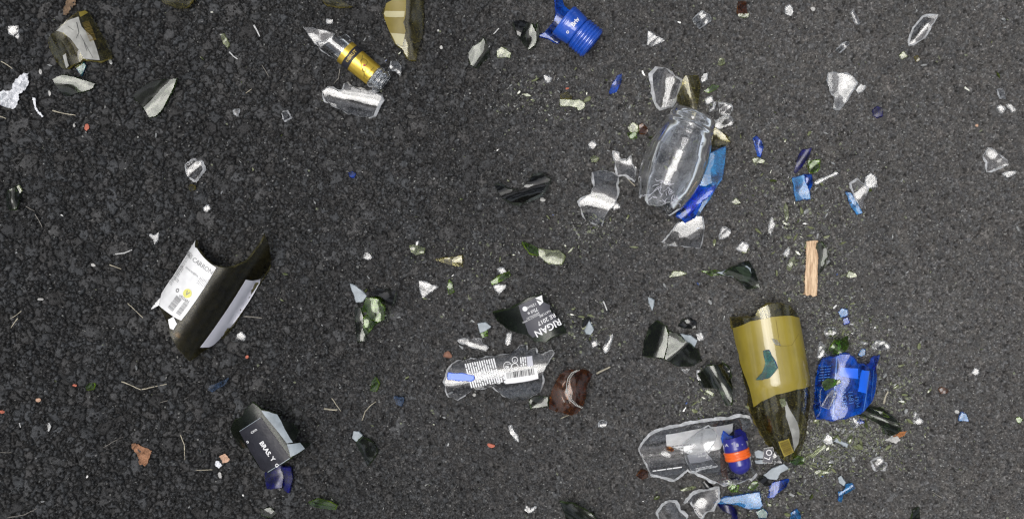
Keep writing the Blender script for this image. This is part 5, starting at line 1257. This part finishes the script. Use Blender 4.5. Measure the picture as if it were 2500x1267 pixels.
crumple('foil_scrap', 'foil scrap', 'crumpled white foil strip at the left edge', 'foil', '71,179 60,181 45,190 36,199 33,219 22,224 10,222 -8,230 -10,248 0,256 20,264 34,266 46,250 48,234 63,219 71,199', 9)
crumple('dry_leaf', 'dry leaf', 'crumpled reddish brown dry leaf at the lower left', 'leaf', '320,1085 330,1080 345,1089 358,1093 371,1100 366,1112 362,1125 355,1136 340,1133 339,1115 332,1104', 4, seed=9)
crumple('dry_leaf', 'dry leaf', 'brown fibrous leaf tuft on the top edge above the cracked grey label', 'bark', '152,36 160,6 168,-8 182,-4 184,10 172,20 162,38', 4, seed=12)
crumple('paper_scrap', 'paper scrap', 'small tan paper scrap left of the black label piece', 'peach_stone', '536,1112 550,1107 561,1120 556,1127 545,1130', 2, seed=14)
crumple('paper_scrap', 'paper scrap', 'crumpled white paper scrap under the tan paper scrap', 'foil', '526,1126 533,1124 543,1136 536,1142 527,1138', 3, seed=15)
crumple('label_scrap', 'label scrap', 'orange-brown torn scrap right of the striped bright green shard', 'orange_scrap', '2178,1068 2192,1056 2214,1052 2208,1062 2190,1070', 3, seed=16)
crumple('label_scrap', 'label scrap', 'long pale torn scrap under the orange-brown scrap', 'white_stone', '2155,1073 2172,1068 2190,1064 2200,1074 2186,1082 2168,1076', 3, seed=17)
crumple('foil_scrap', 'foil scrap', 'thin bent white scrap below the crumpled white foil strip', 'foil', '79,238 86,240 88,262 106,284 102,287 86,268 82,252', 1.5, seed=18)

twigs = [
 ('straw', '128,270 156,278 184,282', 3.4, 'straight pale straw below the dark ribbed shard'),
 ('straw', '3,151 18,159 31,169', 3.0, 'short pale straw at the left edge above the white foil'),
 ('straw', '-4,283 15,290', 3.0, 'straw end at the left edge below the white foil'),
 ('grey_straw', '85,524 95,538 103,555', 2.6, 'grey straw below the dark spiny shard at the left edge'),
 ('grey_straw', '62,504 84,516', 2.0, 'faint grey stalk above the grey straw at the left edge'),
 ('white_straw', '277,621 303,618 322,610', 4.0, 'white bent stalk left of the white back label'),
 ('straw', '267,646 282,651 296,657', 2.6, 'short straw just below the white bent stalk'),
 ('straw', '311,740 330,758 351,778', 2.6, 'slanting straw left of the small white pointed scrap'),
 ('straw', '52,759 38,770 24,778', 2.0, 'thin slanting straw at the left, upper of a close pair'),
 ('straw', '44,777 36,788 27,800', 3.0, 'short straw at the left, lower of a close pair'),
 ('straw', '297,931 320,940 344,951', 3.2, 'left arm of the V of two straws at the lower left'),
 ('straw', '344,951 375,944 407,937', 3.2, 'right arm of the V of two straws at the lower left'),
 ('straw', '440,1060 450,1085 451,1122', 2.8, 'bent straw right of the reddish brown leaf'),
 ('grey_straw', '245,1097 272,1080 300,1066', 2.2, 'dull straw left of the reddish brown leaf'),
 ('straw', '475,1147 518,1146', 2.2, 'level straw left of the tan paper scrap'),
 ('straw', '791,997 806,999 823,1000', 5.0, 'short thick straw crossed by a thinner one'),
 ('straw', '810,971 820,986 832,1003', 2.6, 'thin straw crossing the short thick straw'),
 ('straw', '884,1025 892,1004 905,988 918,980', 2.6, 'curved pale stalk right of the crossed straws'),
 ('grey_straw', '390,982 410,977', 2.0, 'faint stalk below the V of two straws'),
 ('grey_straw', '595,772 640,776', 4.0, 'faint grey stalk right of the white front label edge'),
 ('grey_straw', '0,1104 28,1104', 2.0, 'faint straw at the left edge, lower left'),
 ('grey_straw', '20,1262 60,1256 90,1240', 2.4, 'thin stalk in the bottom left corner'),
 ('white_straw', '1205,84 1218,70', 3.2, 'short white splinter above the pale oblong chip'),
 ('grey_straw', '640,160 658,190', 2.2, 'thin stalk left of the gold foil neck'),
 ('grey_straw', '830,168 826,192 815,205', 3.0, 'crooked grey stalk between the gold foil neck and the clear lump'),
 ('straw', '600,228 614,218', 2.2, 'tiny stalk in the dark asphalt left of the clear lump'),
 ('white_straw', '560,128 570,138 580,145', 4.0, 'white bone-shaped stalk below the narrow green splinter'),
 ('white_straw', '620,62 628,76 634,90', 4.5, 'white stub of stalk right of the narrow green splinter'),
 ('grey_straw', '1352,198 1356,184', 3.2, 'short grey stalk beside the white-sheened chip'),
 ('white_straw', '1473,735 1482,758', 4.0, 'pale stalk above the pale teardrop chip'),
 ('straw', '1456,912 1470,904 1490,895', 5.0, 'thick pale splinter right of the amber heel'),
 ('straw', '1368,1022 1390,1012', 2.2, 'thin stalk under the amber heel'),
 ('white_straw', '48,1032 50,1043', 3.6, 'small white stub at the left edge, lower left'),
 ('white_straw', '118,1052 123,1040 119,1032', 5.0, 'white hooked chip of straw on the coarse stones'),
 ('straw', '2156,985 2162,965 2168,955', 6.0, 'pale green curved stalk right of the cobalt bottle base'),
 ('straw', '1550,455 1528,432', 2.4, 'thin brown stalk touching the boot-shaped clear shard'),
 ('grey_straw', '2300,1215 2290,1208 2276,1200', 3.0, 'grey stalk at the lower right'),
]
for mt, pts, w, lb in twigs:
    tube('dry_stalk', 'dry stalk', lb, mt, pts, w, 'dry stalks and straws on the asphalt')

stones = [
 ('pink_stone', 210, 310, 7, 10, 'bright orange-red pebble at the upper left'),
 ('peach_stone', 433, 818, 8, 9, 'peach pebble touching the left foot of the dark bottle wall'),
 ('pink_stone', 604, 871, 5, 5, 'pink grain right of the foot of the dark bottle wall'),
 ('rust_stone', 1094, 867, 13, 11, 'rusty round pebble left of the printed clear bottle wall'),
 ('pink_stone', 1198, 1087, 11, 7, 'salmon pebble chip below the printed clear bottle wall'),
 ('peach_stone', 94, 975, 8, 6, 'small peach pebble on the coarse stones lower left'),
 ('pink_stone', 2, 1006, 8, 5, 'reddish chip at the left edge, lower left'),
 ('pink_stone', 181, 941, 6, 4, 'small pink chip beside the green chip on the coarse stones'),
 ('white_stone', 98, 731, 8, 4, 'white grain on the coarse stones at the left'),
 ('white_stone', 228, 647, 8, 4, 'white grain above the slanting straw at the left'),
 ('white_stone', 118, 1042, 3, 7, 'white grain beside the hooked straw chip'),
 ('white_stone', 537, 1160, 6, 9, 'white stone chip left of the navy shards'),
 ('pink_stone', 1385, 217, 5, 3, 'pink crumb above the pale bar-shaped shard'),
 ('peach_stone', 2385, 307, 5, 4, 'peach grain near the right edge'),
 ('white_stone', 1159, 963, 6, 5, 'white grain under the printed clear bottle wall'),
 ('white_stone', 1325, 487, 8, 6, 'white grain below the black crescent shard'),
 ('white_stone', 122, 228, 4, 8, 'pale elongated grain left of the dark ribbed shard'),
 ('white_stone', 98, 175, 4, 8, 'pale elongated grain above the dark ribbed shard'),
 ('white_stone', 1070, 75, 3, 3, 'white dot above the sheened green shard'),
 ('white_stone', 1078, 116, 5, 5, 'white grain left of the sheened green shard'),
 ('white_stone', 180, 306, 4, 5, 'pale grain left of the orange-red pebble'),
 ('white_stone', 2336, 1003, 7, 6, 'white grain beside the blue wedge at the far right'),
 ('white_stone', 1984, 23, 7, 6, 'white round grain at the top, right of centre'),
]
for mt, x, y, rx, ry, lb in stones:
    rock('pebble', 'pebble', lb, mt, x, y, rx, ry, group='loose pebbles and grains')

# ================================================================== crumbs: every one an object sharing a few meshes
def crumb_meshes(mat, k, seed):
    return [rock_mesh('crumb', 1.0 * S, 0.62 * S, 0.42 * S, mat, seed + i, 3, True) for i in range(k)]
def splinter_meshes(mat, k, seed):
    out = []
    for i in range(k):
        rd = random.Random(seed + i); n_ = rd.choice([4, 5])
        poly = [(math.cos(2 * math.pi * q / n_ + rd.uniform(-.4, .4)) * rd.uniform(.7, 1.1), math.sin(2 * math.pi * q / n_ + rd.uniform(-.4, .4)) * rd.uniform(.3, .55)) for q in range(n_)]
        m_ = sum(p[0] for p in poly) / n_, sum(p[1] for p in poly) / n_
        V = [((x) * S, y * S, 0.35 * S + x * 0.08 * S) for x, y in poly] + [(x * 1.12 * S, y * 1.12 * S, 0.0) for x, y in poly]
        F = [list(range(n_)), list(range(2 * n_ - 1, n_ - 1, -1))] + [[q, q + n_, (q + 1) % n_ + n_, (q + 1) % n_] for q in range(n_)]
        me = bpy.data.meshes.new('crumb'); me.from_pydata(V, [], F); me.materials.append(M[mat][0]); me.update(); out.append(me)
    return out

occupied = [(P(l.split('|')[-1])) for l in T.strip().split('\n')]
centres = [centroid(p) for p in occupied] + [(1890, 930), (540, 735), (880, 160), (1400, 80), (1640, 405), (2055, 940), (1700, 1095), (1220, 910), (1390, 955), (1300, 780), (660, 1065), (195, 100)]
clusters = [(2110, 900, 100, 120, 3), (1930, 560, 120, 120, 2), (2050, 1090, 160, 60, 3), (1640, 300, 170, 150, 3), (1980, 480, 150, 130, 2.5), (1990, 660, 80, 110, 2.2), (2060, 800, 60, 70, 2.5), (2090, 1060, 110, 55, 6), (2000, 1110, 60, 60, 4), (1860, 1200, 110, 50, 2), (1450, 560, 80, 50, 1.5), (1420, 800, 100, 60, 1.4), (1320, 240, 120, 60, 1.2), (1720, 980, 80, 60, 1.5), (2200, 930, 60, 80, 1.5), (1180, 640, 120, 80, .8)]
tot = sum(c_[4] for c_ in clusters)
def place(rd, p_cluster, left=0.25):
    while True:
        if rd.random() < p_cluster:
            q = rd.random() * tot
            for c_ in clusters:
                q -= c_[4]
                if q <= 0: break
            x, y = rd.gauss(c_[0], c_[2] * 0.6), rd.gauss(c_[1], c_[3] * 0.6)
            if rd.random() < 0.5: x += rd.gauss(0, 12); y += rd.gauss(0, 12)
        else:
            x, y = rd.uniform(0, 2500), rd.uniform(0, 1267)
            if rd.random() > left + (1 - left) * min(1, x / 1500): continue
        if 2 < x < 2498 and 2 < y < 1265: return x, y
marks = [(1890, 930, 'the olive bottle half'), (540, 735, 'the dark bottle wall with white label'), (880, 180, 'the gold foil neck'), (1390, 75, 'the blue ribbed neck'), (1640, 405, 'the round-shouldered bottle'), (2055, 940, 'the cobalt bottle base'), (1700, 1095, 'the open clear half bottle'), (1220, 910, 'the printed clear bottle wall'), (1390, 955, 'the brown amber heel'), (1300, 780, 'the RIGAN label piece'), (660, 1085, 'the BRAS label piece'), (195, 110, 'the cracked grey label'), (1979, 655, 'the wooden stick'), (1465, 485, 'the hourglass shard'), (1275, 465, 'the black crescent shard'), (2053, 220, 'the milky clear shard'), (2428, 395, 'the notched clear shard'), (2145, 1132, 'the square clear chip at lower right'), (1957, 430, 'the light blue oblong shard'), (2090, 480, 'the clear four-sided shard'), (905, 765, 'the bright green shard'), (35, 490, 'the dark spiny shard at the left edge'), (345, 1108, 'the reddish brown leaf'), (475, 415, 'the six-sided clear chip'), (2350, 1018, 'the blue wedge at the far right'), (1640, 835, 'the sheened dark shards'), (1800, 675, 'the pale grey tongue of glass'), (2245, 80, 'the slim leaf-like clear shard'), (1397, 255, 'the pale bar-shaped shard'), (1800, 1220, 'the long sky blue shard')]
kinds = [
 ('clear_crumb', 285, 0.6, 0.4, (2.6, 9.0), 'small clear glass crumb, nearest to ', 'loose crumbs of clear glass', 'glass crumb', 'glass_crumb'),
 ('green_crumb', 215, 0.9, 0.1, (3.5, 12.0), 'small pale green glass splinter, nearest to ', 'loose splinters of pale green glass', 'glass splinter', 'glass_splinter'),
 ('deep_green_crumb', 80, 0.75, 0.15, (3.5, 12.0), 'small dark olive glass splinter, nearest to ', 'loose splinters of dark green glass', 'glass splinter', 'glass_splinter'),
 ('blue_crumb', 15, 0.7, 0.2, (3.0, 5.5), 'tiny blue glass crumb, nearest to ', 'loose crumbs of blue glass', 'glass crumb', 'glass_crumb'),
]
for kk, (mt, cnt, pc, lf, (s0, s1), lb, grp, ct, cn) in enumerate(kinds):
    rd = random.Random(100 + kk)
    ms = crumb_meshes(mt, 8, 300 + 20 * kk) + splinter_meshes(mt, 10, 500 + 20 * kk)
    for i in range(cnt):
        x, y = place(rd, pc, lf)
        s = s0 + (s1 - s0) * rd.random() ** (2.4 if kk == 0 else 1.9)
        o = bpy.data.objects.new(cn, ms[rd.randrange(len(ms))])
        wx, wy = W(x, y)
        o.location = (wx, wy, gz(x, y, 3) - 0.0001)
        o.rotation_euler = (rd.uniform(-.35, .35), rd.uniform(-.35, .35), rd.uniform(0, 6.28))
        o.scale = (s, s * rd.uniform(0.5, 1.0), s * rd.uniform(0.7, 1.1))
        near = min(marks, key=lambda q: (q[0] - x) ** 2 + (q[1] - y) ** 2)[2]
        link(o); tag(o, lb + near, ct, grp)

# glass dust and grit nobody could count: one object of each colour
def grain(V, F, rd, x, y, s):
    wx, wy = W(x, y); z = gz(x, y, 1) - 0.0001
    k = len(V); n_ = 4; a0 = rd.uniform(0, 6.28); asp = rd.uniform(0.25, 0.9); ro = rd.uniform(0, 3.14)
    for q in range(n_):
        a = a0 + 2 * math.pi * q / n_ + rd.uniform(-.4, .4)
        u, v = math.cos(a) * s, math.sin(a) * s * asp
        V.append((wx + (u * math.cos(ro) - v * math.sin(ro)) * S, wy + (u * math.sin(ro) + v * math.cos(ro)) * S, z + rd.uniform(0, .3) * s * S))
    V.append((wx, wy, z + 0.7 * s * S)); F.extend([[k + q, k + (q + 1) % 4, k + 4] for q in range(4)]); F.append([k + 3, k + 2, k + 1, k])
for nm, sd, cnt, pc, lf, s0, s1, colr, lb in [
    ('glass_grit', 77, 11000, 0.6, 0.12, 0.8, 3.0, (0.33, 0.33, 0.31), 'fine pale glass grit and sand grains strewn over the asphalt'),
    ('green_glass_grit', 78, 4200, 0.9, 0.1, 1.0, 4.6, (0.26, 0.28, 0.19), 'fine pale green glass splinters strewn thickest around the cobalt bottle base')]:
    rd = random.Random(sd); V, F = [], []
    for i in range(cnt):
        x, y = place(rd, pc, lf)
        grain(V, F, rd, x, y, s0 + s1 * rd.random() ** 3)
    M[nm] = one(solid_mat(nm, colr, 0.4, 0.5, 0.6, 300))
    o = mesh_obj(nm, V, F, [0] * len(F), [False] * len(F), [M[nm][0]])
    tag(o, lb, 'grit', None, 'stuff')
